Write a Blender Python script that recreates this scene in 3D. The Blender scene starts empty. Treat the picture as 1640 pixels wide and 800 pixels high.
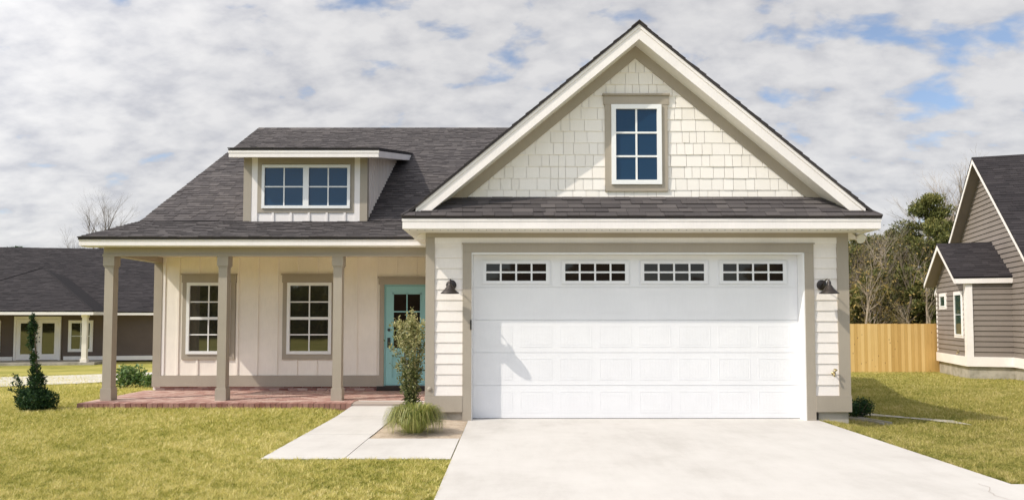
import bpy, bmesh, math, random
import numpy as np
from mathutils import Vector, Matrix
random.seed(7); rng = np.random.default_rng(11)
R = math.radians
sc = bpy.context.scene
COL = sc.collection

# ------------------------------------------------------------ camera
cam_d = bpy.data.cameras.new('camera'); cam = bpy.data.objects.new('camera', cam_d); COL.objects.link(cam)
FPX = 1093.0; TILT = R(2.4); SHIFT = 110 - FPX*math.tan(TILT)
cam_d.sensor_fit = 'HORIZONTAL'; cam_d.sensor_width = 36; cam_d.lens = 36*FPX/1640
cam_d.shift_y = SHIFT/1640; cam_d.clip_start = .05; cam_d.clip_end = 3000
cam.location = (0, 0, 1.68); cam.rotation_euler = (R(90)+TILT, 0, 0)
sc.camera = cam
sc.render.resolution_x = 1024; sc.render.resolution_y = 499

# ------------------------------------------------------------ light, sky, exposure
SUN_EL = 45.0; SUN_AZ = 64.0      # sun stands left of and behind the camera, 64 degrees off the facade normal
el, az = R(SUN_EL), R(SUN_AZ)
to_sun = Vector((-math.sin(az)*math.cos(el), -math.cos(az)*math.cos(el), math.sin(el)))
sun_d = bpy.data.lights.new('sun', 'SUN'); sun = bpy.data.objects.new('sun', sun_d); COL.objects.link(sun)
sun_d.energy = 2.8; sun_d.angle = R(.55); sun_d.color = (1, .93, .82)
sun.rotation_euler = to_sun.to_track_quat('Z', 'Y').to_euler(); sun.location = (-20, -12, 25)
sc.view_settings.view_transform = 'Standard'; sc.view_settings.look = 'None'
sc.view_settings.exposure = 0.39; sc.view_settings.gamma = 1
sc.cycles.max_bounces = 6; sc.cycles.diffuse_bounces = 4
sc.cycles.use_denoising = True

w = bpy.data.worlds.new("World"); sc.world = w; w.use_nodes = True
nt = w.node_tree; nt.nodes.clear()
def N(nt, t, **k):
    n = nt.nodes.new(t)
    for a, b in k.items():
        if a.startswith('i_'): n.inputs[int(a[2:])].default_value = b
        else: setattr(n, a, b)
    return n
def LK(nt, a, b): nt.links.new(a, b)
def M2(nt, op, a, b=None, c=None, clamp=False):
    n = nt.nodes.new('ShaderNodeMath'); n.operation = op; n.use_clamp = clamp
    for i, v in enumerate((a, b, c)):
        if v is None: continue
        if isinstance(v, (int, float)): n.inputs[i].default_value = v
        else: nt.links.new(v, n.inputs[i])
    return n.outputs[0]
def ramp(nt, fac, stops, interp='LINEAR'):
    r = nt.nodes.new('ShaderNodeValToRGB'); r.color_ramp.interpolation = interp
    while len(r.color_ramp.elements) < len(stops): r.color_ramp.elements.new(.5)
    for e, (p, c) in zip(r.color_ramp.elements, stops):
        e.position = p; e.color = (*c, 1) if len(c) == 3 else c
    nt.links.new(fac, r.inputs[0]); return r.outputs[0]
def mixc(nt, fac, a, b, mode='MIX'):
    m = nt.nodes.new('ShaderNodeMix'); m.data_type = 'RGBA'; m.blend_type = mode
    for i, v in ((0, fac), (6, a), (7, b)):
        if isinstance(v, (int, float)): m.inputs[i].default_value = v
        elif isinstance(v, tuple): m.inputs[i].default_value = (*v, 1) if len(v) == 3 else v
        else: nt.links.new(v, m.inputs[i])
    return m.outputs[2]
out = N(nt, 'ShaderNodeOutputWorld'); bg = N(nt, 'ShaderNodeBackground'); bg.inputs[1].default_value = .15
sky = N(nt, 'ShaderNodeTexSky', sky_type='NISHITA', sun_disc=False, sun_elevation=el,
        sun_rotation=math.atan2(to_sun.x, to_sun.y), altitude=50, air_density=1.0, dust_density=.25, ozone_density=1.6)
tc = N(nt, 'ShaderNodeTexCoord'); sep = N(nt, 'ShaderNodeSeparateXYZ'); LK(nt, tc.outputs['Generated'], sep.inputs[0])
dx, dy, dz = sep.outputs
den = M2(nt, 'ADD', M2(nt, 'MAXIMUM', dz, 0.0), .42)
px = M2(nt, 'DIVIDE', dx, den); py = M2(nt, 'DIVIDE', dy, den)
cmb = N(nt, 'ShaderNodeCombineXYZ'); LK(nt, px, cmb.inputs[0]); LK(nt, py, cmb.inputs[1])
def noise(nt, vec, scale, detail=6, rough=.55, dist=0., dims='3D'):
    n = nt.nodes.new('ShaderNodeTexNoise'); n.inputs['Scale'].default_value = scale
    n.inputs['Detail'].default_value = detail; n.inputs['Roughness'].default_value = rough; n.inputs['Distortion'].default_value = dist
    if vec is not None: nt.links.new(vec, n.inputs['Vector'])
    return n.outputs['Fac']
mp = N(nt, 'ShaderNodeMapping'); LK(nt, cmb.outputs[0], mp.inputs[0]); mp.inputs['Rotation'].default_value = (0, 0, R(14)); mp.inputs['Scale'].default_value = (.8, 1.1, 1); mp.inputs['Location'].default_value = (3.1, 1.7, 0)
n_big = noise(nt, mp.outputs[0], 2.4, 3, .5)
n_puff = noise(nt, mp.outputs[0], 10.0, 8, .50, .15)
n_fine = noise(nt, mp.outputs[0], 22.0, 6, .55)
dens = M2(nt, 'ADD', M2(nt, 'MULTIPLY', n_big, .42), M2(nt, 'MULTIPLY', n_puff, .90))
# gaps open with elevation and towards the right, clouds close up at the horizon and on the left
bias = M2(nt, 'MULTIPLY', M2(nt, 'ADD', M2(nt, 'ADD', M2(nt, 'MULTIPLY', M2(nt, 'MINIMUM', dz, .5), .62), -.13), M2(nt, 'MULTIPLY', dx, .14)), -.50)
dens = M2(nt, 'ADD', dens, bias)
low = M2(nt, 'MULTIPLY', M2(nt, 'SUBTRACT', .46, dz), 5.0, clamp=True)      # clear blue band low on the sun's side, unseen bright cloud added above as fill
back = M2(nt, 'MULTIPLY', M2(nt, 'MULTIPLY', dy, -1.2), low)
dens = M2(nt, 'SUBTRACT', dens, M2(nt, 'MAXIMUM', back, 0.))
cov = ramp(nt, dens, [(.440, (.16, .16, .16)), (.555, (1, 1, 1))])
covf = N(nt, 'ShaderNodeRGBToBW'); LK(nt, cov, covf.inputs[0])
tonef = M2(nt, 'ADD', M2(nt, 'MULTIPLY', n_puff, .6), M2(nt, 'MULTIPLY', n_fine, .4))
ccol = ramp(nt, tonef, [(.38, (2.85, 2.85, 3.0)), (.49, (3.5, 3.46, 3.5)), (.60, (4.0, 3.93, 3.9))])
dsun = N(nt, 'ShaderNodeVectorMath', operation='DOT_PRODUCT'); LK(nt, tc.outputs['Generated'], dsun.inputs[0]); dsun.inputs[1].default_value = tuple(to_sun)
fill_glow = M2(nt, 'ADD', 1.0, M2(nt, 'MULTIPLY', M2(nt, 'POWER', M2(nt, 'MAXIMUM', dsun.outputs['Value'], 0.), 2.0), 2.6))  # extra cloud brightness towards the sun, added to fill the shaded walls
gv = N(nt, 'ShaderNodeVectorMath', operation='SCALE'); LK(nt, ccol, gv.inputs[0]); LK(nt, fill_glow, gv.inputs['Scale']); ccol = gv.outputs[0]
deep = mixc(nt, 1.0, sky.outputs[0], (.82, .81, .82), 'MULTIPLY')
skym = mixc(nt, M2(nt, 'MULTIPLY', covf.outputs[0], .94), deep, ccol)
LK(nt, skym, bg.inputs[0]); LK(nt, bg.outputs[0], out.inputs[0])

# ------------------------------------------------------------ materials
MATS = {}
def newmat(name):
    m = bpy.data.materials.new(name); m.use_nodes = True; MATS[name] = m
    b = m.node_tree.nodes['Principled BSDF']; return m, m.node_tree, b
def coords(nt):
    return nt.nodes.new('ShaderNodeTexCoord').outputs['Object']
def bump(nt, b, h, strength=.3, dist=.01):
    n = nt.nodes.new('ShaderNodeBump'); n.inputs['Strength'].default_value = strength; n.inputs['Distance'].default_value = dist
    nt.links.new(h, n.inputs['Height']); nt.links.new(n.outputs[0], b.inputs['Normal'])
def scaled(nt, vec, s):
    m = nt.nodes.new('ShaderNodeMapping'); nt.links.new(vec, m.inputs[0]); m.inputs['Scale'].default_value = s; return m.outputs[0]
def paint(name, c, rough=.55, var=.06, bs=.12, grain=(30, 30, 4), spec=.35):
    m, nt, b = newmat(name); v = coords(nt)
    n1 = noise(nt, v, 1.3, 5, .6); n2 = noise(nt, scaled(nt, v, grain), 1.5, 4, .6)
    k = M2(nt, 'ADD', M2(nt, 'MULTIPLY', n1, .7), M2(nt, 'MULTIPLY', n2, .3))
    lo = tuple(x*(1-var*1.6) for x in c); hi = tuple(min(1, x*(1+var)) for x in c)
    LK(nt, ramp(nt, k, [(.3, lo), (.7, hi)]), b.inputs['Base Color'])
    b.inputs['Roughness'].default_value = rough; b.inputs['Specular IOR Level'].default_value = spec
    bump(nt, b, n2, bs, .004); return m
paint('white_siding', (.85, .79, .735), .6); paint('white_trim', (.86, .81, .78), .45)
paint('door_white', (.81, .805, .81), .42, .03, .06); paint('vinyl_white', (.84, .84, .83), .35, .02, .02)
paint('beige_trim', (.385, .335, .27), .55); paint('cream_wall', (.90, .83, .745), .6)
paint('soffit_white', (.78, .75, .69), .6, .03)
paint('teal_paint', (.30, .56, .56), .38, .04, .04)
paint('taupe_siding', (.23, .195, .17), .6, .08); paint('dark_taupe_siding', (.115, .083, .068), .6, .08)
paint('bronze', (.045, .036, .032), .38, .15, .1, spec=.6); paint('black_metal', (.018, .018, .02), .35, .1, .05, spec=.6)
paint('brass', (.45, .36, .18), .35, .15, .05, spec=.7); paint('lamp_inside', (.75, .72, .65), .5)
MATS['brass'].node_tree.nodes['Principled BSDF'].inputs['Metallic'].default_value = .8
MATS['bronze'].node_tree.nodes['Principled BSDF'].inputs['Metallic'].default_value = .5

def glass(name, base, ior=2.1):
    m, nt, b = newmat(name); v = coords(nt)
    n = noise(nt, v, .9, 2, .5); bump(nt, b, n, .05, .05)
    b.inputs['Base Color'].default_value = (*base, 1); b.inputs['Roughness'].default_value = .03; b.inputs['IOR'].default_value = ior
glass('window_glass', (.008, .034, .075), 1.55); glass('dark_glass', (.02, .014, .012), 1.45); glass('porch_glass', (.028, .027, .02), 2.1)
glass('green_glass', (.03, .06, .05), 1.8)

def shingle(name, cols, spk=.35):
    m, nt, b = newmat(name); v = coords(nt)
    a = nt.nodes.new('ShaderNodeAttribute'); a.attribute_name = 'tone'
    n1 = noise(nt, v, 70, 3, .7); n2 = noise(nt, v, .7, 4, .6)
    k = M2(nt, 'ADD', a.outputs['Fac'], M2(nt, 'MULTIPLY', M2(nt, 'SUBTRACT', n1, .5), spk))
    k = M2(nt, 'ADD', k, M2(nt, 'MULTIPLY', M2(nt, 'SUBTRACT', n2, .5), .5))
    LK(nt, ramp(nt, k, [(0, cols[0]), (.5, cols[1]), (1, cols[2])]), b.inputs['Base Color'])
    b.inputs['Roughness'].default_value = .9; b.inputs['Specular IOR Level'].default_value = .2
    bump(nt, b, n1, .5, .006)
shingle('roof_shingle', [(.046, .041, .042), (.079, .070, .070), (.125, .111, .107)])
shingle('dark_shingle', [(.018, .016, .018), (.031, .027, .029), (.048, .042, .044)])
m, nt, b = newmat('roof_edge'); b.inputs['Base Color'].default_value = (.03, .027, .028, 1); b.inputs['Roughness'].default_value = .8

m, nt, b = newmat('shake'); v = coords(nt)
a = nt.nodes.new('ShaderNodeAttribute'); a.attribute_name = 'tone'
n2 = noise(nt, scaled(nt, v, (40, 40, 3)), 1.2, 4, .6)
k = M2(nt, 'ADD', M2(nt, 'MULTIPLY', a.outputs['Fac'], .7), M2(nt, 'MULTIPLY', n2, .3))
LK(nt, ramp(nt, k, [(.1, (.83, .78, .72)), (.9, (.88, .835, .785))]), b.inputs['Base Color']); b.inputs['Roughness'].default_value = .65; bump(nt, b, n2, .25, .005)

m, nt, b = newmat('concrete'); v = coords(nt)
n1 = noise(nt, v, .8, 6, .65); n2 = noise(nt, v, 60, 3, .6); n3 = noise(nt, scaled(nt, v, (1, .25, 1)), 3, 5, .7)
k = M2(nt, 'ADD', M2(nt, 'MULTIPLY', n1, .55), M2(nt, 'ADD', M2(nt, 'MULTIPLY', n2, .15), M2(nt, 'MULTIPLY', n3, .3)))
st = noise(nt, v, 2.6, 8, .72, 1.2); stm = ramp(nt, st, [(.60, (0, 0, 0)), (.72, (1, 1, 1))])
br = noise(nt, scaled(nt, v, (2, 90, 1)), 2, 3, .6)
cb = ramp(nt, M2(nt, 'ADD', k, M2(nt, 'MULTIPLY', M2(nt, 'SUBTRACT', br, .5), .12)), [(.30, (.40, .375, .345)), (.5, (.50, .475, .445)), (.7, (.56, .535, .505))])
LK(nt, mixc(nt, M2(nt, 'MULTIPLY', stm, .22), cb, (.33, .29, .25)), b.inputs['Base Color']); b.inputs['Roughness'].default_value = .85
bump(nt, b, n2, .2, .004)
m, nt, b = newmat('old_concrete'); v = coords(nt)
n1 = noise(nt, v, 2.2, 6, .7); n2 = noise(nt, v, 50, 3, .6)
LK(nt, ramp(nt, n1, [(.35, (.26, .24, .19)), (.6, (.44, .40, .34))]), b.inputs['Base Color']); b.inputs['Roughness'].default_value = .9; bump(nt, b, n2, .3, .004)

m, nt, b = newmat('brick'); v = coords(nt)
a = nt.nodes.new('ShaderNodeAttribute'); a.attribute_name = 'tone'
n1 = noise(nt, v, 25, 4, .7)
k = M2(nt, 'ADD', a.outputs['Fac'], M2(nt, 'MULTIPLY', M2(nt, 'SUBTRACT', n1, .5), .5))
LK(nt, ramp(nt, k, [(0, (.20, .08, .06)), (.5, (.36, .20, .165)), (1, (.50, .36, .30))]), b.inputs['Base Color']); b.inputs['Roughness'].default_value = .85; bump(nt, b, n1, .4, .006)
m, nt, b = newmat('mortar'); b.inputs['Base Color'].default_value = (.36, .30, .26, 1); b.inputs['Roughness'].default_value = .95

m, nt, b = newmat('cedar'); v = coords(nt)
a = nt.nodes.new('ShaderNodeAttribute'); a.attribute_name = 'tone'
g = noise(nt, scaled(nt, v, (14, 14, .8)), 2, 6, .6, 1.5)
kn = nt.nodes.new('ShaderNodeTexVoronoi'); kn.inputs['Scale'].default_value = 1.0; LK(nt, scaled(nt, v, (7, 7, 2.4)), kn.inputs['Vector'])
kk = ramp(nt, kn.outputs['Distance'], [(.05, (0, 0, 0)), (.12, (1, 1, 1))])
k = M2(nt, 'ADD', M2(nt, 'MULTIPLY', a.outputs['Fac'], .6), M2(nt, 'MULTIPLY', g, .5))
base = ramp(nt, k, [(.15, (.50, .30, .09)), (.5, (.67, .43, .15)), (.85, (.80, .56, .24))])
LK(nt, mixc(nt, kk, (.22, .10, .04), base), b.inputs['Base Color']); b.inputs['Roughness'].default_value = .75; bump(nt, b, g, .2, .004)

def toned(name, cols, rough=.7, trans=0., spec=.25):
    m, nt, b = newmat(name)
    a = nt.nodes.new('ShaderNodeAttribute'); a.attribute_name = 'tone'
    c = ramp(nt, a.outputs['Fac'], [(i/(len(cols)-1), x) for i, x in enumerate(cols)])
    LK(nt, c, b.inputs['Base Color']); b.inputs['Roughness'].default_value = rough; b.inputs['Specular IOR Level'].default_value = spec
    if trans:
        t = nt.nodes.new('ShaderNodeBsdfTranslucent'); LK(nt, c, t.inputs[0])
        mx = nt.nodes.new('ShaderNodeMixShader'); mx.inputs[0].default_value = trans
        LK(nt, b.outputs[0], mx.inputs[1]); LK(nt, t.outputs[0], mx.inputs[2])
        o = [n for n in nt.nodes if n.type == 'OUTPUT_MATERIAL'][0]; LK(nt, mx.outputs[0], o.inputs[0])
toned('grass_blade', [(.13, .16, .025), (.36, .35, .07), (.62, .55, .17), (.82, .72, .36)], .7, .3)
toned('dry_blade', [(.08, .11, .018), (.23, .235, .045), (.44, .38, .11), (.62, .51, .24)], .7, .3)
toned('bush_leaf', [(.035, .06, .015), (.16, .18, .05), (.52, .48, .24)], .45, .25, .5)
toned('cypress_leaf', [(.010, .03, .012), (.022, .06, .018), (.06, .11, .03)], .6, .15)
toned('pine_leaf', [(.05, .06, .016), (.11, .12, .03), (.26, .23, .07)], .6, .15)
toned('brown_leaf', [(.04, .036, .014), (.13, .11, .035), (.38, .27, .09)], .7, .25)
toned('liriope_blade', [(.09, .12, .02), (.27, .29, .055), (.58, .50, .20)], .45, .3, .4)
m, nt, b = newmat('bark'); v = coords(nt); n1 = noise(nt, scaled(nt, v, (6, 6, 1.5)), 2, 5, .7)
LK(nt, ramp(nt, n1, [(.3, (.08, .058, .04)), (.7, (.20, .16, .12))]), b.inputs['Base Color']); b.inputs['Roughness'].default_value = .9; bump(nt, b, n1, .6, .02)
m, nt, b = newmat('pale_bark'); v = coords(nt); n1 = noise(nt, scaled(nt, v, (6, 6, 2)), 2, 5, .7)
LK(nt, ramp(nt, n1, [(.3, (.17, .13, .095)), (.7, (.42, .35, .27))]), b.inputs['Base Color']); b.inputs['Roughness'].default_value = .9
m, nt, b = newmat('stake_wood'); b.inputs['Base Color'].default_value = (.45, .36, .20, 1); b.inputs['Roughness'].default_value = .8

m, nt, b = newmat('ground_grass'); v = coords(nt)
n1 = noise(nt, v, .35, 6, .65); n2 = noise(nt, v, 9, 8, .75); n3 = noise(nt, v, 60, 4, .7)
k = M2(nt, 'ADD', M2(nt, 'MULTIPLY', n1, .5), M2(nt, 'ADD', M2(nt, 'MULTIPLY', n2, .3), M2(nt, 'MULTIPLY', n3, .2)))
LK(nt, ramp(nt, k, [(.36, (.15, .16, .035)), (.48, (.31, .29, .07)), (.57, (.42, .36, .11)), (.68, (.52, .43, .17))]), b.inputs['Base Color'])
b.inputs['Roughness'].default_value = .95; b.inputs['Specular IOR Level'].default_value = .1; bump(nt, b, M2(nt, 'ADD', n2, n3), .8, .03)
m, nt, b = newmat('soil'); v = coords(nt); n1 = noise(nt, v, 6, 7, .7); n2 = noise(nt, v, 70, 4, .8)
LK(nt, ramp(nt, M2(nt, 'ADD', M2(nt, 'MULTIPLY', n1, .6), M2(nt, 'MULTIPLY', n2, .4)), [(.35, (.32, .24, .17)), (.6, (.56, .46, .35))]), b.inputs['Base Color']); b.inputs['Roughness'].default_value = 1; bump(nt, b, n2, .8, .02)

# ------------------------------------------------------------ mesh builder
def V(*a): return Vector(a)
UX, UZ = V(1, 0, 0), V(0, 0, 1)
FRONT = V(0, -1, 0)
class MB:
    def __init__(s): s.v = []; s.f = []; s.t = []; s.ax = None
    def face(s, pts, tone=.5):
        i = len(s.v); s.v += [tuple(p) for p in pts]; s.f.append(tuple(range(i, i+len(pts)))); s.t.append(tone)
    def ob(s, O, u, n, u0, u1, n0, n1, z0, z1, tone=.5, z=UZ):
        O = Vector(O); P = lambda a, b, c: tuple(O+u*a+n*b+z*c)
        i = len(s.v)
        s.v += [P(u0, n0, z0), P(u1, n0, z0), P(u1, n1, z0), P(u0, n1, z0), P(u0, n0, z1), P(u1, n0, z1), P(u1, n1, z1), P(u0, n1, z1)]
        for q in ((0, 3, 2, 1), (4, 5, 6, 7), (0, 1, 5, 4), (1, 2, 6, 5), (2, 3, 7, 6), (3, 0, 4, 7)):
            s.f.append(tuple(i+k for k in q)); s.t.append(tone)
        return s
    def box(s, x0, x1, y0, y1, z0, z1, tone=.5):
        return s.ob((0, 0, 0), UX, V(0, 1, 0), x0, x1, y0, y1, z0, z1, tone)
    def prism(s, poly, d, tone=.5):
        d = Vector(d); a = [Vector(p) for p in poly]; b = [p+d for p in a]
        s.face(a, tone); s.face(b[::-1], tone)
        for i in range(len(a)):
            j = (i+1) % len(a); s.face([a[j], a[i], b[i], b[j]], tone)
        return s
    def tube(s, pts, rad, seg=8, tone=.5, cap=True):
        pts = [Vector(p) for p in pts]; rings = []
        if not isinstance(rad, (list, tuple)): rad = [rad]*len(pts)
        for i, p in enumerate(pts):
            d = (pts[min(i+1, len(pts)-1)]-pts[max(i-1, 0)]).normalized()
            a = d.cross(V(.13, .97, .2)).normalized()
            if a.length < .5: a = d.cross(UX).normalized()
            b_ = d.cross(a); st = len(s.v)
            for k in range(seg):
                th = 2*math.pi*k/seg; s.v.append(tuple(p+(a*math.cos(th)+b_*math.sin(th))*rad[i]))
            rings.append(st)
        for i in range(len(pts)-1):
            for k in range(seg):
                k2 = (k+1) % seg; s.f.append((rings[i]+k, rings[i]+k2, rings[i+1]+k2, rings[i+1]+k)); s.t.append(tone)
        if cap and seg > 3:
            s.f.append(tuple(rings[0]+k for k in range(seg))[::-1]); s.t.append(tone)
            s.f.append(tuple(rings[-1]+k for k in range(seg))); s.t.append(tone)
        return s
    def lathe(s, O, prof, axis=UZ, seg=24, tone=.5):
        O = Vector(O); ax = axis.normalized(); a = ax.cross(V(.3, .9, .1)).normalized(); b_ = ax.cross(a); rings = []
        for r, h in prof:
            st = len(s.v); rings.append(st)
            for k in range(seg):
                th = 2*math.pi*k/seg; s.v.append(tuple(O+ax*h+(a*math.cos(th)+b_*math.sin(th))*max(r, 1e-4)))
        for i in range(len(prof)-1):
            for k in range(seg):
                k2 = (k+1) % seg; s.f.append((rings[i]+k, rings[i]+k2, rings[i+1]+k2, rings[i+1]+k)); s.t.append(tone)
        return s
    def build(s, name, mat, root=None, parent=None, loc=None, clip=(), smooth=False):
        """root: Empty of the thing (vertices are given in world space if root['world'] else in its own space)"""
        me = bpy.data.meshes.new(name)
        off = Vector((0, 0, 0))
        if root is not None and root.get('_world'): off = Vector(root.location)
        if loc is not None: off = Vector(loc)
        me.from_pydata([(a-off.x, b-off.y, c-off.z) for a, b, c in s.v], [], s.f)
        at = me.attributes.new('tone', 'FLOAT', 'FACE'); at.data.foreach_set('value', s.t)
        if clip or smooth:
            bm = bmesh.new(); bm.from_mesh(me)
            if smooth: bmesh.ops.remove_doubles(bm, verts=bm.verts, dist=1e-5)
            for co, no in clip:
                bmesh.ops.bisect_plane(bm, geom=bm.verts[:]+bm.edges[:]+bm.faces[:], plane_co=Vector(co)-off, plane_no=Vector(no), clear_outer=True)
            if smooth:
                for f in bm.faces: f.smooth = True
            bm.to_mesh(me); bm.free()
        me.materials.append(MATS[mat])
        o = bpy.data.objects.new(name, me); COL.objects.link(o)
        p = parent if parent is not None else root
        if p is not None: o.parent = p
        if loc is not None: o.location = loc
        return o
def tag(o, label=None, cat=None, group=None, kind=None):
    for k, v_ in (('label', label), ('category', cat), ('group', group), ('kind', kind)):
        if v_: o[k] = v_
    return o
def thing(name, loc, label, cat, group=None, rz=0, world=True):
    o = bpy.data.objects.new(name, None); COL.objects.link(o); o.location = loc; o.rotation_euler = (0, 0, rz)
    o.empty_display_size = .3
    if world: o['_world'] = 1
    return tag(o, label, cat, group)
def copy_tree(o, parent=None):
    c = o.copy(); COL.objects.link(c)
    if parent: c.parent = parent
    for ch in list(o.children):
        copy_tree(ch, c)
    return c
def fastmesh(name, verts, faces_n, tones, mat, loc=None, root=None, parent=None):
    """verts (n*k,3) array of separate k-gons"""
    k = faces_n; nf = len(verts)//k
    if loc is not None: verts = verts-np.array(loc)
    elif root is not None and root.get('_world'): verts = verts-np.array(root.location)
    me = bpy.data.meshes.new(name); me.vertices.add(len(verts)); me.vertices.foreach_set('co', verts.astype(np.float32).ravel())
    me.loops.add(nf*k); me.loops.foreach_set('vertex_index', np.arange(nf*k, dtype=np.int32))
    me.polygons.add(nf); me.polygons.foreach_set('loop_start', np.arange(nf, dtype=np.int32)*k); me.polygons.foreach_set('loop_total', np.full(nf, k, np.int32))
    me.update(); me.validate()
    at = me.attributes.new('tone', 'FLOAT', 'FACE'); at.data.foreach_set('value', tones.astype(np.float32))
    me.materials.append(MATS[mat]); o = bpy.data.objects.new(name, me); COL.objects.link(o)
    p = parent or root
    if p is not None: o.parent = p
    if loc is not None: o.location = loc
    return o

def lap(mb, O, u, n, L, H, e, th=.020):
    """lap siding: rows of planks, each thicker at its butt"""
    O = Vector(O); k = 0; z = 0.
    while z < H-1e-4:
        z1 = min(z+e, H)
        a, b_ = O+UZ*z, O+UZ*z1
        jt = random.uniform(-.0015, .0015)
        mb.face([a+n*(th+jt), a+u*L+n*(th+jt), b_+u*L+n*.006, b_+n*.006], random.random())
        mb.face([a, a+u*L, a+u*L+n*(th+jt), a+n*(th+jt)], .5)
        z = z1
def tabs(mb, O, u, s, L, H, e=.143, wmin=.12, wmax=.30, t0=.010, lam=.008, tones=(0, 1)):
    """laminated shingles laid course by course up a slope"""
    O = Vector(O); u = u.normalized(); s = s.normalized(); n = u.cross(s).normalized()
    if n.z < 0: n = -n
    rows = int(math.ceil(H/e))
    for i in range(rows):
        y0 = i*e; y1 = min((i+1)*e+.004, H); x = -random.uniform(0, wmax)
        rowt = random.uniform(-.06, .06)
        while x < L:
            wd = random.uniform(wmin, wmax); xa, xb = max(0, x), min(L, x+wd-.004); x += wd
            if xb-xa < .01: continue
            t = t0+(lam if random.random() < .5 else 0)
            if i == 0: t += .004
            to = min(1, max(0, random.choice((.30, .42, .5, .58, .72))+random.uniform(-.07, .07)+rowt))
            A, B = O+u*xa+s*y0, O+u*xb+s*y0; C, D = O+u*xb+s*y1, O+u*xa+s*y1
            mb.face([A+n*t, B+n*t, C+n*(t*.35), D+n*(t*.35)], to)
            mb.face([A-n*.004, B-n*.004, B+n*t, A+n*t], to*.6)
            mb.face([A-n*.002, A+n*t, D+n*(t*.35), D-n*.002], to*.6); mb.face([B+n*t, B-n*.002, C-n*.002, C+n*(t*.35)], to*.6)
def window(root, O, u, n, x0, x1, z0, z1, cols, rows, gl='window_glass', fw=.055, mw=.018, dep=.045, units=1, rail=False, name='window', mat='vinyl_white', label=None):
    """frame with glazing bars (one mesh) and a glass pane as its child; frame in the wall plane O"""
    mb = MB(); uw = (x1-x0)/units
    for q in range(units):
        a, b_ = x0+q*uw, x0+(q+1)*uw
        mb.ob(O, u, n, a, a+fw, 0, dep, z0, z1); mb.ob(O, u, n, b_-fw, b_, 0, dep, z0, z1)
        mb.ob(O, u, n, a+fw, b_-fw, 0, dep, z0, z0+fw); mb.ob(O, u, n, a+fw, b_-fw, 0, dep, z1-fw, z1)
        ga, gb, gz0, gz1 = a+fw, b_-fw, z0+fw, z1-fw
        for c in range(1, cols):
            x = ga+(gb-ga)*c/cols; mb.ob(O, u, n, x-mw/2, x+mw/2, 0, dep*.62, gz0, gz1)
        for r in range(1, rows):
            z = gz0+(gz1-gz0)*r/rows; h = mw/2*(2.3 if rail and r*2 == rows else 1)
            pr = dep*.85 if rail and r*2 == rows else dep*.66
            mb.ob(O, u, n, ga, gb, 0, pr, z-h, z+h)
    o = mb.build(name, mat, root)
    p = MB(); O2 = Vector(O)
    for q in range(units):
        a, b_ = x0+q*uw+fw*.6, x0+(q+1)*uw-fw*.6
        p.face([O2+u*a+n*dep*.4+UZ*(z0+fw*.6), O2+u*b_+n*dep*.4+UZ*(z0+fw*.6), O2+u*b_+n*dep*.4+UZ*(z1-fw*.6), O2+u*a+n*dep*.4+UZ*(z1-fw*.6)])
    p.build('pane', gl, root, parent=o)
    if label: o['label'] = label
    return o

# ------------------------------------------------------------ terrain
def sm(t):
    t = np.clip(t, 0, 1); return t*t*(3-2*t)
def gz(X, Y):
    X = np.asarray(X, float); Y = np.asarray(Y, float)
    r = sm((X-5.0)/1.1); l = sm((-X-5)/5)
    bp = .048*sm((Y-9.8)/2.4)*sm((-X-3.02)/.5)*(1-sm((Y-16)/3))
    return bp-r*(.14*sm((Y-7)/4)+.40*sm((Y-11)/17))-l*.60*sm((Y-13)/21)-(1-r)*(1-l)*.3*sm((Y-15)/8)
def sheet(name, xs, ys, mat, dz=0., fn=None):
    XX, YY = np.meshgrid(xs, ys); ZZ = (gz(XX, YY) if fn is None else fn(XX, YY))+dz
    nx, ny = len(xs), len(ys)
    vs = np.stack([XX, YY, ZZ], -1).reshape(-1, 3)
    fs = [(j*nx+i, j*nx+i+1, (j+1)*nx+i+1, (j+1)*nx+i) for j in range(ny-1) for i in range(nx-1)]
    me = bpy.data.meshes.new(name); me.from_pydata(vs.tolist(), [], fs); me.materials.append(MATS[mat])
    for p in me.polygons: p.use_smooth = True
    o = bpy.data.objects.new(name, me); COL.objects.link(o); return o
xs = np.unique(np.concatenate([[-900, -300, -120, -70], np.arange(-45, 46, 1.0), np.arange(3, 8, .25), np.arange(-4.5, -2, .25), [70, 120, 300, 900]]))
ys = np.unique(np.concatenate([[-900, -300, -100, -60, -30], np.arange(-10, 46, .5), [60, 80, 120, 300, 900]]))
g = sheet('ground', xs, ys, 'ground_grass'); tag(g, kind='structure', label='patchy yellow green winter lawn spreading round the houses')

def slab(name, x0, x1, y0, y1, zt, th=.1, mat='concrete'):
    mb = MB(); mb.box(x0, x1, y0, y1, zt-th, zt); return mb
G = .012   # expansion joint
mb = MB()
yj = [-6, 1.6, 4.9, 8.2, 11.495]
yj = [-6, -1, 4.9, 11.495]
for i in range(3):
    mb.box(-.72, 5.04, yj[i], yj[i+1]-.008, -.10, .016)
d = mb.build('driveway', 'concrete'); tag(d, kind='structure', label='broad pale concrete driveway in front of the garage door')
mb = MB()
for a, b_ in ((5.05, 6.8), (6.81, 8.5), (8.51, 10.2), (10.21, 12), (12.01, 14)):
    mb.box(a, b_, 5.4, 6.98, -.10, .012)
tag(mb.build('sidewalk', 'concrete'), kind='structure', label='concrete sidewalk leaving the driveway on the right')
mb = MB()
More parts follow.
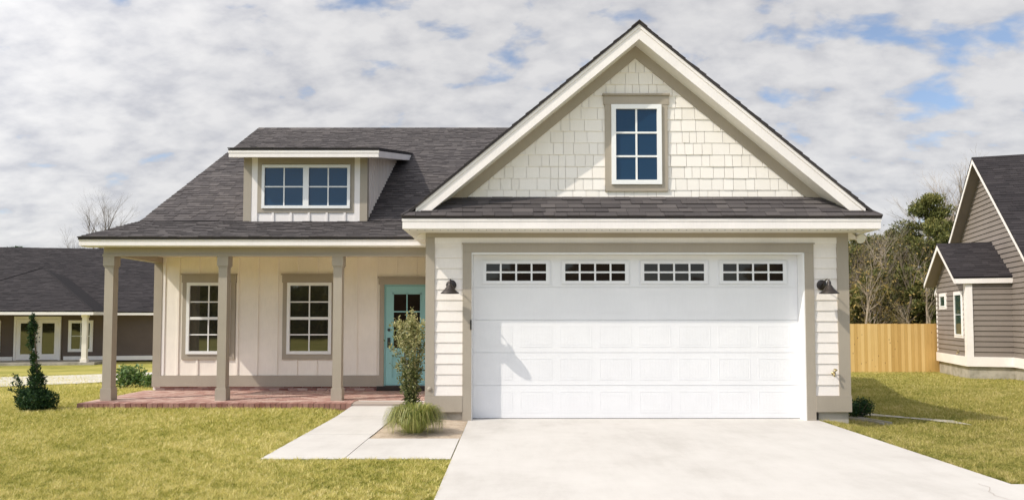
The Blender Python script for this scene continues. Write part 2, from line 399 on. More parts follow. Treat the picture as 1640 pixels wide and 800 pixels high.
# walk: cross piece to the driveway, strip towards the porch, ramp up to the bricks
mb.box(-3.0, -2.0-.006, 8.2, 9.9, -.1, .018); mb.box(-2.0+.006, -.735, 8.2, 9.58, -.1, .018)
mb.box(-3.0, -2.0, 9.912, 11.75, -.1, .018)
for i in range(4):
    y0, y1 = 11.762+i*.3, 11.762+(i+1)*.3-(.008 if i == 3 else 0); z0, z1 = .018+i*.030, .018+(i+1)*.030
    xl = -3.0+.03*i; xr = -2.0+.12*i
    mb.prism([(xl, y0, z0), (xr, y0, z0), (xr+.12*(i < 3), y1, z1), (xl+.03, y1, z1)], (0, 0, -.12))
tag(mb.build('path', 'concrete'), kind='structure', label='pale concrete front walk bending from driveway to porch')
mb = MB()
xs_ = np.linspace(-2.0, -.73, 14); ys_ = np.linspace(9.57, 13.0, 24)
o = sheet('planting_bed', xs_, ys_, 'soil', 0, lambda X, Y: .004+.035*np.sin((X+2)/1.27*math.pi)*sm((Y-9.57)/.3)*(.7+.3*np.sin(Y*5+X*3)))
tag(o, kind='structure', label='sandy planting bed between walk and garage wall')
# neighbour's drive crossing the far lawn on the left
mb = MB()
NE = [(-18, 11.0), (-15, 14.6), (-12.6, 16.9), (-11.6, 19.0), (-11.3, 22.5), (-11.0, 27.0)]; FE = [(-27, 12.5), (-22, 17.6), (-16.7, 22.3), (-14.8, 25.0), (-13.8, 27.2), (-13.0, 29.5)]
for i in range(5):
    for q in range(6):
        for k in range(4):
            P4 = []
            for (tq, tk) in ((q, k), (q, k+1), (q+1, k+1), (q+1, k)):
                f = tq/6; h = tk/4
                a = [NE[i][c]+(NE[i+1][c]-NE[i][c])*f for c in (0, 1)]; b_ = [FE[i][c]+(FE[i+1][c]-FE[i][c])*f for c in (0, 1)]
                x, y = a[0]+(b_[0]-a[0])*h, a[1]+(b_[1]-a[1])*h; P4.append((x, y, float(gz(x, y))+.035))
            mb.face(P4)
tag(mb.build('road', 'concrete'), kind='structure', label='pale concrete drive crossing the lawn before the dark house')
mb = MB()
for i in range(12):
    x0, x1 = 6.6+i*.1, 6.6+(i+1)*.1
    f = lambda x, a: (x, 13.25-(x-6.6)*1.12+a*(.20+.06*math.sin(x*5)), float(gz(x, 13.2-(x-6.6)*1.1))+.03)
    mb.face([f(x0, -1), f(x1, -1), f(x1, 1), f(x0, 1)])
tag(mb.build('path', 'old_concrete'), kind='structure', label='grey drainage strip in the lawn right of the garage')

mb = MB(); cx_, cy_ = 4.72, 6.98
while cy_ > 5.0:
    nx_, ny_ = cx_+random.uniform(-.05, .055), cy_-random.uniform(.04, .09)
    mb.face([(cx_-.003, cy_, .0185), (nx_-.003, ny_, .0185), (nx_+.003, ny_, .0185), (cx_+.003, cy_, .0185)]); cx_, cy_ = nx_, ny_
tag(mb.build('driveway_crack', 'mortar'), kind='structure', label='thin crack wandering across the driveway corner')
# ------------------------------------------------------------ main house
H = thing('house', (0, 15, 0), 'white house with steep front gable, two-car garage and porch with teal door', 'house')
def part(mb, name, mat, parent=None, label=None, clip=(), smooth=False):
    o = mb.build(name, mat, H, parent, clip=clip, smooth=smooth)
    if label: o['label'] = label
    return o
GY = 11.30                                     # face of the garage wall
XL, XR = -1.43, 5.57; XC = 2.07; PITCH = .832
EZ = 3.33; EXL, EXR = -1.75, 5.89
RY = 10.93                                     # rake overhang
MY = 14.8; ML = -7.75; MEX = -8.1
def mainz(y): return 3.79+.5825*(y-14.8) if y > 14.8 else 3.20+.281*(y-12.7)
# -- core walls (bodies behind the cladding)
mb = MB()
mb.box(XL+.02, -.80, GY+.004, GY+.19, .26, 3.10); mb.box(4.97, XR-.02, GY+.004, GY+.19, .26, 3.10); mb.box(-.80, 4.97, GY+.004, GY+.19, 2.79, 3.10)
mb.box(XL, XL+.15, GY+.19, 21.0, .15, 3.10); mb.box(XR-.15, XR, GY+.19, 26.5, -.1, 3.25)
mb.prism([(XL-.2, GY+.004, 3.0), (XR+.2, GY+.004, 3.0), (XC+.01, GY+.004, 3.24+(XC-XL)*PITCH)], (0, .12, 0))
part(mb, 'wall', 'white_siding')
mb = MB(); mb.box(ML, -2.80, MY+.004, MY+.2, .15, 3.6); mb.box(-2.80, XL, MY+.004, MY+.2, 2.45, 3.6); mb.box(-2.80, XL, MY+.1, MY+.2, .15, 2.45); mb.box(ML, ML+.2, MY+.2, 28.0, .1, 3.2)
mb.prism([(ML, 12.95, 3.02), (ML, 14.8, 3.02), (ML, 21.6, 3.02), (ML, 28.2, 3.02), (ML, 21.6, 7.5), (ML, 14.9, 3.62), (ML, 13.0, 3.1)], (.1, 0, 0))
mb.prism([(XR-.1, 13.2, 3.0), (XR-.1, 28.2, 3.0), (XR-.1, 21.6, 7.5), (XR-.1, 14.9, 3.62)], (.1, 0, 0))
mb.box(ML, XR, 28.0, 28.2, -.3, 3.2)
part(mb, 'wall', 'cream_wall')
# -- garage piers: lap siding
mb = MB(); lap(mb, V(-1.28, GY, .42), UX, FRONT, .465, 2.60, .1745); part(mb, 'siding', 'white_siding')
mb = MB(); lap(mb, V(4.99, GY, .42), UX, FRONT, .39, 2.60, .1745); part(mb, 'siding', 'white_siding')
mb = MB(); mb.box(-1.28, 5.38, GY-.028, GY, 2.925, 3.022); part(mb, 'frieze', 'white_trim')
mb = MB()
mb.box(XL, XL+.15, GY-.034, GY+.03, .42, 3.02); part(mb, 'corner_board', 'beige_trim')
mb = MB(); mb.box(XR-.19, XR, GY-.034, GY+.03, .42, 3.02); part(mb, 'corner_board', 'beige_trim')
mb = MB()
mb.box(XL, XR, GY-.037, GY, 3.022, 3.10)                                                              # beige band under soffit
part(mb, 'frieze', 'beige_trim')
mb = MB(); mb.box(XL-.004, -.815, GY-.045, GY+.03, .155, .418); part(mb, 'skirt_board', 'beige_trim')
mb = MB(); mb.box(4.99, XR+.004, GY-.045, GY+.03, .155, .418)
part(mb, 'skirt_board', 'beige_trim')
mb = MB(); mb.box(XL+.15, -.80, GY+.02, GY+.3, -.1, .155); mb.box(XL+.17, -1.02, GY+.012, GY+.03, -.1, .06); part(mb, 'foundation', 'old_concrete')
mb = MB(); mb.box(5.05, XR-.03, GY+.01, GY+.4, -.3, .155); mb.box(XR-.3, XR-.03, GY+.4, 26.4, -.7, .155); part(mb, 'foundation', 'old_concrete')
mb = MB(); mb.box(-.815, -.668, GY-.04, GY+.02, -.0, 2.775); mb.box(4.84, 4.99, GY-.04, GY+.02, -.02, 2.775); mb.box(-.815, 4.99, GY-.042, GY+.02, 2.777, 2.925)
mb.box(-.83, 5.005, GY-.062, GY, 2.912, 2.932)
gtrim = part(mb, 'door_trim', 'beige_trim', label='beige trim round the garage opening')
mb = MB(); mb.box(-.70, -.658, GY-.03, GY+.23, .016, 2.77); mb.box(4.818, 4.86, GY-.03, GY+.23, .016, 2.77); mb.box(-.658, 4.818, GY-.03, GY+.23, 2.755, 2.775)
part(mb, 'door_jamb', 'vinyl_white')
# -- garage door: five sections
DY = GY+.20
gd = None
sh = .547; z0 = .022; dl, dr = -.655, 4.815
mbs = MB()
for k in range(5):
    za, zb = z0+k*sh, z0+(k+1)*sh-.006
    mbs.box(dl, dr, DY, DY+.045, za, zb); mbs.box(dl, dr, DY+.012, DY+.04, zb, zb+.006)
    if k < 4:
        for c in range(4):
            for s_ in (-1, 1):
                cx = .07+c*1.332+s_*.333; hw, hh = .268, .18; cz = (za+zb)/2
                for (a, b_, c0, c1) in ((cx-hw, cx+hw, cz+hh-.016, cz+hh), (cx-hw, cx+hw, cz-hh, cz-hh+.016), (cx-hw, cx-hw+.016, cz-hh+.016, cz+hh-.016), (cx+hw-.016, cx+hw, cz-hh+.016, cz+hh-.016)):
                    mbs.box(a, b_, DY-.0030, DY+.002, c0, c1)
                mbs.box(cx-hw+.035, cx+hw-.035, DY-.002, DY+.002, cz-hh+.035, cz+hh-.035)
                for r in range(9):
                    xx = cx-hw+.075+r*.048; mbs.box(xx, xx+.006, DY-.0036, DY-.001, cz-hh+.04, cz+hh-.04)
gd = part(mbs, 'garage_door', 'door_white', label='white sectional garage door with four window strips')
mb = MB(); mb.box(dl, dr, DY-.004, DY+.05, .0165, .0215); part(mb, 'bottom_seal', 'black_metal', gd)
for c in range(4):
    cx = .07+c*1.332; cz = 2.462; hw, hh = .535, .165
    mb = MB()
    for (a, b_, c0, c1) in ((cx-hw-.03, cx+hw+.03, cz+hh, cz+hh+.03), (cx-hw-.03, cx+hw+.03, cz-hh-.03, cz-hh), (cx-hw-.03, cx-hw, cz-hh, cz+hh), (cx+hw, cx+hw+.03, cz-hh, cz+hh)):
        mb.box(a, b_, DY-.016, DY, c0, c1)
    for (a, b_, c0, c1) in ((cx-hw-.06, cx+hw+.06, cz+hh+.045, cz+hh+.055), (cx-hw-.06, cx+hw+.06, cz-hh-.055, cz-hh-.045), (cx-hw-.06, cx-hw-.05, cz-hh-.045, cz+hh+.045), (cx+hw+.05, cx+hw+.06, cz-hh-.045, cz+hh+.045)):
        mb.box(a, b_, DY-.007, DY, c0, c1)
    pw = (2*hw-.03)/4
    for r in range(5):
        x = cx-hw+r*(2*hw-.03)/4; mb.box(x, x+.03, DY-.015, DY, cz-hh, cz+hh)
    for zz in (cz-hh, cz-.015, cz+hh-.022): mb.box(cx-hw, cx+hw, DY-.0145, DY, zz, zz+(.03 if zz == cz-.015 else .022))
    wo = part(mb, 'window', 'door_white', gd)
    mb = MB(); mb.box(cx-hw+.002, cx+hw-.002, DY-.006, DY-.002, cz-hh+.002, cz+hh-.002); part(mb, 'pane', 'dark_glass', gd)
mb = MB(); mb.box(-.69, -.665, GY-.058, GY-.04, 1.50, 1.66); mb.box(-.684, -.671, GY-.066, GY-.058, 1.54, 1.62); part(mb, 'door_latch', 'bronze')
# -- gable wall: staggered shakes
mb = MB(); e = .198; z = 3.62; row = 0
while z < 6.4:
    x = XL-.3-random.uniform(0, .2)
    while x < XR+.3:
        wd = random.choice((.13, .16, .20, .23, .28))*random.uniform(.9, 1.1); th = random.uniform(.014, .022); t = random.random(); dz = random.uniform(-.002, .002)
        a, b_ = x+.0035, x+wd-.0035
        mb.face([(a, GY-th, z+dz), (b_, GY-th, z+dz), (b_, GY-.007, z+e+.01), (a, GY-.007, z+e+.01)], t)
        mb.face([(a, GY, z+dz), (b_, GY, z+dz), (b_, GY-th, z+dz), (a, GY-th, z+dz)], t)
        mb.face([(a, GY, z), (a, GY-th, z), (a, GY-.007, z+e), (a, GY, z+e)], t); mb.face([(b_, GY-th, z), (b_, GY, z), (b_, GY, z+e), (b_, GY-.007, z+e)], t)
        x += wd
    z += e; row += 1
apz = EZ+(XC-EXL)*PITCH
ln = math.sqrt(1+PITCH**2)
clipL = ((XC, 0, apz-.27), (-PITCH/ln, 0, 1/ln)); clipR = ((XC, 0, apz-.27), (PITCH/ln, 0, 1/ln))
part(mb, 'siding', 'shake', clip=[clipL, clipR], label='cream staggered shingle siding on the gable')
# backing behind shakes
# rake frieze (beige), soffit, fascia
def rake_strip(mb, y0, y1, top, bot, xa=None):
    """a board following both slopes; top and bot are vertical distances under the roof surface line"""
    for s_, ex in ((-1, EXL), (1, EXR)):
        x1 = ex if xa is None else (XC+s_*xa)
        zt = apz-abs(x1-XC)*PITCH
        mb.prism([(XC, y0, apz-top), (x1, y0, zt-top), (x1, y0, zt-bot), (XC, y0, apz-bot)][::s_], (0, y1-y0, 0))
mb = MB(); rake_strip(mb, GY-.034, GY+.01, .262, .47, 3.36); part(mb, 'rake_frieze', 'beige_trim')
mb = MB(); rake_strip(mb, RY+.022, GY, .235, .262, 3.70); part(mb, 'soffit', 'soffit_white')
mb = MB(); rake_strip(mb, RY, RY+.025, .03, .285, 3.60); rake_strip(mb, RY-.012, RY-.001, .03, .10, 3.62); part(mb, 'fascia', 'white_trim')
# window in the gable
mb = MB()
mb.box(1.55, 1.655, GY-.045, GY+.01, 3.80, 5.25); mb.box(2.49, 2.595, GY-.045, GY+.01, 3.80, 5.25); mb.box(1.55, 2.595, GY-.044, GY+.01, 3.795, 3.90)
mb.box(1.525, 2.62, GY-.05, GY+.01, 5.25, 5.40); mb.box(1.51, 2.635, GY-.075, GY+.01, 5.40, 5.43)
wt = part(mb, 'window_trim', 'beige_trim')
window(H, V(0, GY-.012, 0), UX, FRONT, 1.655, 2.49, 3.905, 5.245, 2, 3, fw=.075, mw=.03, dep=.06)
# -- roofs
def roofslab(pts, th=.09): 
    m_ = MB(); m_.prism(pts, (0, 0, -th)); return m_
# garage roof, two slopes
mb = MB()
yb = 21.0
for s_, ex in ((-1, EXL), (1, EXR)):
    mb.prism([(ex, RY-.03, EZ), (XC, RY-.03, apz), (XC, yb, apz), (ex, yb, EZ)][::s_], (0, 0, -.04), .1)
    u = V(0, 1, 0); s3 = V(-s_*1, 0, PITCH); Ls = math.hypot(XC-EXL, apz-EZ)
    if s_ == -1: tabs(mb, (ex, RY-.035, EZ), u, s3, yb-RY, Ls, .143)
    else: tabs(mb, (ex, RY-.035, EZ), u, s3, yb-RY, Ls, .143)
for k in range(52):
    y0 = RY-.045+k*.19; tn_ = random.random()
    for s_ in (-1, 1):
        mb.prism([(XC, y0, apz+.022), (XC+s_*.13, y0, apz-.086), (XC+s_*.13, y0+.2, apz-.094), (XC, y0+.2, apz+.014)][::s_], (0, 0, -.014), tn_)
part(mb, 'roof', 'roof_shingle', label='dark shingled garage roof behind the gable')
# pent roof over garage door
PE = 10.83; PZ = 3.305; PT = 3.70
mb = MB()
hx = .50
mb.prism([(EXL-.01, PE, PZ), (EXR+.01, PE, PZ), (EXR-hx, GY, PT), (EXL+hx, GY, PT)], (0, 0, -.03), .1)
tb = MB(); tabs(tb, (EXL-.02, PE-.012, PZ), UX, V(0, GY-PE, PT-PZ), EXR-EXL+.04, math.hypot(GY-PE, PT-PZ), .125, .16, .36, .012, .009)
o = part(mb, 'pent_roof', 'roof_shingle')
hn = math.hypot(.47, .50)
part(tb, 'pent_roof_shingles', 'roof_shingle', o, clip=[((EXL-.02, PE-.012, 0), (-.47/hn, .50/hn, 0)), ((EXR+.02, PE-.012, 0), (.47/hn, .50/hn, 0))])
for s_, ex in ((-1, EXL-.012), (1, EXR+.012)):
    mb = MB()
    mb.prism([(ex, PE-.01, PZ), (ex, GY+.1, PZ), (ex-s_*hx, GY+.1, PT+.02), (ex-s_*hx, GY, PT+.02)][::s_], (0, 0, -.02), .3)
    mb.tube([(ex, PE-.01, PZ+.018), (ex-s_*hx, GY, PT+.025)], .022, 6, .35)
    part(mb, 'hip_cap', 'roof_shingle', o)
# pent fascia and soffit, side eaves
mb = MB()
mb.box(EXL, EXR, PE+.012, PE+.035, 3.115, 3.29); mb.box(EXL-.008, EXR+.008, PE+.003, PE+.0115, 3.235, 3.292)
mb.box(EXL, EXL+.022, PE+.036, 13.9, 3.115, 3.29); mb.box(EXR-.022, EXR, PE+.036, 27.5, 3.115, 3.29)
part(mb, 'fascia', 'white_trim')
mb = MB(); mb.box(EXL+.022, EXR-.022, PE+.036, GY-.001, 3.100, 3.118); mb.box(EXL+.022, XL, GY, 13.9, 3.100, 3.118); mb.box(XR, EXR-.022, GY, 27.5, 3.100, 3.118)
so = part(mb, 'soffit', 'soffit_white')
mb = MB()
for k in range(62):
    x = EXL+.1+k*.1235; mb.box(x, x+.012, PE+.06, PE+.10, 3.0975, 3.1005)
part(mb, 'soffit_vent', 'black_metal', so)
# main roof
mb = MB(); XE = EXR
mb.prism([(MEX, 12.68, 3.195), (XL, 12.68, 3.195), (XL, 14.8, 3.79), (MEX, 14.8, 3.79)], (0, 0, -.04), .1)
mb.prism([(MEX, 14.8, 3.79), (XE, 14.8, 3.79), (XE, 21.6, 7.75), (MEX, 21.6, 7.75)], (0, 0, -.06), .1)
mb.prism([(XE, 28.6, 3.67), (MEX, 28.6, 3.67), (MEX, 21.6, 7.75), (XE, 21.6, 7.75)], (0, 0, -.06), .4)
mb.prism([(XL, 13.2, 3.34), (XE, 13.2, 3.34), (XE, 14.8, 3.79), (XL, 14.8, 3.79)], (0, 0, -.05), .2)
tabs(mb, (MEX-.01, 12.665, 3.195), UX, V(0, 2.1, .59), XL-MEX+.25, math.hypot(2.12, .595), .143)
tabs(mb, (MEX-.01, 14.79, 3.795), UX, V(0, 6.8, 3.96), XE-MEX, math.hypot(6.8, 3.96), .143)
for k in range(70):
    x0 = MEX+k*.2
    if x0 > XE-.2: break
    mb.prism([(x0, 21.45, 7.685), (x0, 21.6, 7.785), (x0, 21.75, 7.685)], (.205, 0, -.004), random.random())
part(mb, 'roof', 'roof_shingle', label='wide dark shingled main roof running down over the porch')
# main fascia, rake boards, soffit
mb = MB()
mb.box(MEX+.012, XL, 12.70, 12.725, 3.045, 3.185); mb.box(MEX, XL, 12.691, 12.6995, 3.135, 3.188)
for x in (MEX+.008,):
    mb.prism([(x, 12.726, 3.185), (x, 14.8, 3.77), (x, 14.8, 3.56), (x, 12.726, 3.045)], (.022, 0, 0))
    mb.prism([(x, 14.8, 3.77), (x, 21.6, 7.72), (x, 21.6, 7.52), (x, 14.8, 3.56)], (.022, 0, 0)); mb.prism([(x, 21.6, 7.72), (x, 28.5, 3.67), (x, 28.5, 3.48), (x, 21.6, 7.52)], (.022, 0, 0))
part(mb, 'fascia', 'white_trim')
mb = MB(); x = XE-.03
mb.prism([(x, 14.8, 3.77), (x, 21.6, 7.72), (x, 21.6, 7.52), (x, 14.8, 3.56)], (.022, 0, 0)); mb.prism([(x, 21.6, 7.72), (x, 28.5, 3.67), (x, 28.5, 3.48), (x, 21.6, 7.52)], (.022, 0, 0))
part(mb, 'fascia', 'white_trim')
mb = MB(); mb.box(MEX+.03, XL-.01, 12.726, 12.94, 3.03, 3.045)
mb.prism([(MEX+.03, 12.94, 3.03), (ML, 12.94, 3.03), (ML, 21.6, 7.50), (MEX+.03, 21.6, 7.50)], (0, 0, -.012)) if False else None
mb.prism([(MEX+.03, 12.94, 3.045), (ML, 12.94, 3.045), (ML, 14.8, 3.56), (MEX+.03, 14.8, 3.56)], (0, 0, -.012)); mb.prism([(MEX+.03, 14.8, 3.56), (ML, 14.8, 3.56), (ML, 21.6, 7.52), (MEX+.03, 21.6, 7.52)], (0, 0, -.012))
part(mb, 'soffit', 'soffit_white')
mb = MB(); mb.box(ML, XL-.002, 13.02, MY+.003, 3.012, 3.028); part(mb, 'porch_ceiling', 'cream_wall')
# porch beam
mb = MB(); mb.box(ML-.02, XL-.003, 12.945, 13.14, 2.885, 3.03); mb.box(ML-.02, ML+.17, 13.14, MY-.035, 2.885, 3.03)
mb.box(ML-.03, XL-.003, 12.925, 12.9445, 2.865, 2.905)
part(mb, 'porch_beam', 'beige_trim')
# columns
for cx in (-7.665, -5.50, -3.315):
    mb = MB(); cy = 13.04
    def q(hw, a, b_): mb.box(cx-hw, cx+hw, cy-hw, cy+hw, a, b_)
    q(.103, .142, .36); q(.0945, .36, .375); q(.083, .375, 2.66); q(.094, 2.66, 2.685); q(.105, 2.685, 2.884)
    part(mb, 'column', 'beige_trim')
# -- porch wall: board and batten
mb = MB(); WY = MY; dxl, dxr = -2.86, -1.44
x = -7.225
mb.box(ML+.02, dxl+.01, WY-.012, WY+.002, .44, 3.01); mb.box(dxl+.01, XL, WY-.012, WY+.002, 2.5, 3.01)
wins = [(-7.13, -5.985), (-4.96, -3.80)]
n_ = 0
while x < XL:
    z0_, z1_ = .465, 3.01
    segs = [(z0_, z1_)]
    for a, b_ in wins:
        if a-.03 < x < b_+.03: segs = [(z0_, .815), (2.66, z1_)]
    if dxl-.03 < x < dxr: segs = [(2.60, z1_)]
    for s0, s1 in segs: mb.box(x-.022, x+.022, WY-.032, WY-.011, s0, s1)
    x += .4285
part(mb, 'siding', 'cream_wall', label='cream board and batten siding behind the porch')
mb = MB(); mb.box(ML, ML+.175, WY-.038, WY+.01, .465, 3.01); mb.box(ML-.002, ML+.04, WY-.036, WY+.19, .465, 3.01); part(mb, 'corner_board', 'beige_trim')
mb = MB(); mb.box(ML+.176, ML+.24, WY-.028, WY, .465, 3.01); part(mb, 'corner_board', 'white_trim')
mb = MB(); mb.box(ML-.004, -2.86, WY-.048, WY+.02, .225, .464); part(mb, 'skirt_board', 'beige_trim')
mb = MB()
for c in range(33):
    x = ML+.06+c*.205
    if x > -1.6: break
    for r_ in range(2): mb.box(x+(.1 if r_ else 0), x+.196+(.1 if r_ else 0), WY-.012, WY+.05, .14+r_*.052, .186+r_*.052, random.random())
part(mb, 'foundation', 'brick')
# windows on porch
for (a, b_), lb in zip(wins, (None, None)):
    mb = MB()
    mb.box(a, a+.10, WY-.044, WY, .92, 2.46); mb.box(b_-.10, b_, WY-.044, WY, .92, 2.46); mb.box(a, b_, WY-.046, WY, .805, .92)
    mb.box(a-.015, b_+.015, WY-.05, WY, 2.46, 2.64); mb.box(a-.035, b_+.035, WY-.075, WY, 2.625, 2.655)
    part(mb, 'window_trim', 'beige_trim')
    window(H, V(0, WY-.01, 0), UX, FRONT, a+.10, b_-.10, .92, 2.46, 2, 4, 'porch_glass', .065, .026, .06, 1, True)
# door
mb = MB(); mb.box(-2.86, -2.765, WY-.05, WY+.06, .225, 2.42); mb.box(-2.88, XL, WY-.055, WY+.02, 2.42, 2.56); mb.box(-2.9, XL, WY-.08, WY+.02, 2.56, 2.59); part(mb, 'door_trim', 'beige_trim')
mb = MB(); mb.box(-2.764, -2.735, WY-.02, WY+.06, .24, 2.42); mb.box(-2.735, XL, WY-.02, WY+.06, 2.39, 2.42); part(mb, 'door_jamb', 'teal_paint')
mb = MB(); mb.box(-2.90, XL, WY-.12, WY+.0, .142, .235); part(mb, 'door_threshold', 'bronze')
mb = MB(); a, b_ = -2.73, -1.82; y = WY-.005
mb.box(a, b_, y+.012, y+.04, .25, 2.385)
for (p, q_, r_, s_) in ((a, a+.14, .25, 2.385), (b_-.14, b_, .25, 2.385), (a+.14, b_-.14, .25, .42), (a+.14, b_-.14, 2.24, 2.385), (a+.14, b_-.14, .86, 1.02)):
    mb.box(p, q_, y-.012, y+.013, r_, s_)
mb.box(a+.20, b_-.20, y-.006, y+.013, .48, .80)
do = part(mb, 'front_door', 'teal_paint', label='teal front door with glazed upper half')
mb = MB()
ga, gb, g0, g1 = a+.14, b_-.14, 1.02, 2.24
for (p, q_, r_, s_) in ((ga, ga+.03, g0, g1), (gb-.03, gb, g0, g1), (ga, gb, g0, g0+.03), (ga, gb, g1-.03, g1), ((ga+gb)/2-.013, (ga+gb)/2+.013, g0, g1)): mb.box(p, q_, y-.018, y-.0125+.02, r_, s_)
for k in (1, 2): mb.box(ga, gb, y-.017, y+.008, g0+(g1-g0)*k/3-.013, g0+(g1-g0)*k/3+.013)
part(mb, 'glazing_bars', 'teal_paint', do)
mb = MB(); mb.box(ga, gb, y-.004, y+.004, g0, g1); part(mb, 'pane', 'dark_glass', do)
mb = MB(); mb.lathe((a+.07, y-.012, 1.44), [(.001, .026), (.03, .026), (.034, 0)], FRONT, 20); part(mb, 'deadbolt', 'black_metal', do)
mb = MB(); mb.box(a+.04, a+.10, y-.03, y-.012, 1.06, 1.27); mb.tube([(a+.07, y-.03, 1.13), (a+.07, y-.07, 1.13), (a+.17, y-.072, 1.125)], .011, 8); mb.box(a+.05, a+.09, y-.036, y-.029, 1.17, 1.25)
part(mb, 'door_handle', 'black_metal', do)
# porch slab of bricks
mb = MB()
mb.box(-7.90, XL-.0, 12.52, WY+.1, -.1, .132)
slab_o = part(mb, 'porch_floor', 'mortar')
mb = MB()
x = -7.92
while x < -2.93:                                    # soldier course along the front edge
    mb.box(x, x+.089, 12.50, 12.70, .045, .142+random.uniform(-.002, .002), random.random()*.5); x += .098
x = -7.92
while x < -2.93:
    mb.box(x, x+.195, 12.495, 12.6, -.06, .038, random.random()*.35); x += .204
y = 12.71; row = 0
while y < WY-.02:
    if y < 12.95: xr = -2.95
    else: xr = XL-.01
    x = -7.92-(row % 2)*.1
    while x < xr:
        mb.box(max(x, -7.92), min(x+.196, xr), y, y+.091, .08, .1405+random.uniform(-.002, .002), .35+random.random()*.65); x += .204
    y += .099; row += 1
part(mb, 'porch_bricks', 'brick', slab_o)
# -- dormer
DYF = 14.78; da, db = -5.84, -3.17
def dz_roof(y): return 5.27+.222*(y-14.33)
mb = MB(); mb.box(da+.02, db-.02, DYF+.004, DYF+.15, 3.7, 5.3)
for x in (da, db-.08):
    mb.prism([(x, DYF+.01, 3.72), (x, DYF+.01, 5.33), (x, 19.1, 6.26), (x, 19.1, 6.2)], (.08, 0, 0))
dw = part(mb, 'dormer', 'white_siding', label='wide shed dormer with a pair of windows')
mb = MB()
for k in range(22):
    y = 14.98+k*.19
    if y > 18.7: break
    mb.box(db, db+.02, y, y+.05, mainz(y)-.05, dz_roof(y)-.1)
part(mb, 'siding', 'white_siding', dw)
mb = MB(); mb.box(da-.003, da+.17, DYF-.035, DYF+.03, 3.75, 5.2); mb.box(db-.14, db+.022, DYF-.035, DYF+.12, 3.75, 5.2)
mb.box(da+.30, -3.43, DYF-.033, DYF, 5.05, 5.20); mb.box(da+.30, -5.44, DYF-.033, DYF, 4.07, 5.05); mb.box(-3.52, -3.43, DYF-.033, DYF, 4.07, 5.05); mb.box(da+.30, -3.43, DYF-.033, DYF, 3.985, 4.07)
part(mb, 'corner_board', 'beige_trim', dw)
mb = MB(); mb.box(da+.171, da+.30, DYF-.030, DYF, 3.75, 5.2); mb.box(-3.43, db-.141, DYF-.030, DYF, 3.75, 5.2)
for k in range(5):
    x = -5.22+k*.39; mb.box(x, x+.045, DYF-.03, DYF, 3.75, 3.984)
mb.box(da+.3, -3.43, DYF-.012, DYF, 3.75, 3.984)
part(mb, 'siding', 'white_trim', dw)
window(H, V(0, DYF-.008, 0), UX, FRONT, -5.44, -3.52, 4.07, 5.02, 2, 2, fw=.062, mw=.026, dep=.055, units=2)
mb = MB(); xa, xb = -6.02, -2.82
mb.prism([(xa, 14.33, 5.28), (xb, 14.33, 5.28), (xb, 19.2, dz_roof(19.2)+.01), (xa, 19.2, dz_roof(19.2)+.01)], (0, 0, -.035), .1)
tabs(mb, (xa-.01, 14.318, 5.285), UX, V(0, 1, .222), xb-xa+.02, 4.95, .143)
part(mb, 'dormer_roof', 'roof_shingle', dw)
mb = MB(); mb.box(xa+.01, xb-.01, 14.345, 14.37, 5.10, 5.24); mb.box(xa, xb, 14.336, 14.3445, 5.19, 5.244)
for x in (xa+.01, xb-.032):
    mb.prism([(x, 14.371, 5.24), (x, 19.1, dz_roof(19.1)-.04), (x, 19.1, dz_roof(19.1)-.19), (x, 14.371, 5.10)], (.022, 0, 0))
part(mb, 'fascia', 'white_trim', dw)
mb = MB(); mb.prism([(xa+.033, 14.371, 5.115), (xb-.033, 14.371, 5.115), (xb-.033, 19., 6.12), (xa+.033, 19., 6.12)], (0, 0, -.012)); part(mb, 'soffit', 'soffit_white', dw)
mb = MB(); mb.box(da, db+.02, DYF-.034, DYF, 5.09, 5.13) if False else mb.box(da+.01, db+.01, DYF-.037, DYF, 5.19, 5.225); part(mb, 'frieze', 'beige_trim', dw)

# ------------------------------------------------------------ fixtures
def barn_lamp(x, label):
    y = GY-.022; z = 2.235
    t = thing('wall_lamp', (x, y, z), label, 'wall lamp', 'barn lamps beside the garage door')
    mb = MB(); mb.lathe((x, y, z), [(.001, .030), (.035, .030), (.05, .022), (.06, .022), (.072, .012), (.084, .010), (.086, 0)], FRONT, 28); mb.build('backplate', 'bronze', t, smooth=True)
    mb = MB(); mb.tube([(x, y-.02, z), (x, y-.07, z+.03), (x, y-.14, z+.075), (x, y-.20, z+.085), (x, y-.245, z+.065), (x, y-.26, z+.02)], .011, 10); mb.build('arm', 'bronze', t, smooth=True)
    mb = MB(); cy = y-.26
    mb.lathe((x, cy, 0), [(.001, z+.085), (.012, z+.082), (.008, z+.065), (.024, z+.05), (.030, z+.03), (.030, z-.005), (.040, z-.015), (.060, z-.045), (.098, z-.095), (.148, z-.140), (.152, z-.150), (.146, z-.148), (.094, z-.100), (.055, z-.052), (.026, z-.02)], UZ, 36)
    mb.build('lamp_shade', 'bronze', t, smooth=True)
    mb = MB(); mb.lathe((x, cy, 0), [(.018, z-.02), (.028, z-.06), (.030, z-.085), (.018, z-.11), (.001, z-.118)], UZ, 16); mb.build('bulb', 'lamp_inside', t, smooth=True)
    return t
barn_lamp(-1.005, 'dark bronze barn lamp on the narrow siding strip near the shrub'); barn_lamp(5.125, 'dark bronze barn lamp on the siding above the brass faucet')
t = thing('faucet', (5.285, GY-.02, .78), 'brass hose faucet low on the white siding right of the garage', 'faucet')
fx, fy, fz = 5.285, GY-.02, .79
mb = MB(); mb.lathe((fx, fy, fz), [(.03, 0), (.03, .008), (.012, .01), (.012, .07)], FRONT, 14); mb.tube([(fx, fy-.05, fz), (fx-.02, fy-.085, fz-.01), (fx-.025, fy-.10, fz-.05)], .014, 10); mb.build('spout', 'brass', t, smooth=True)
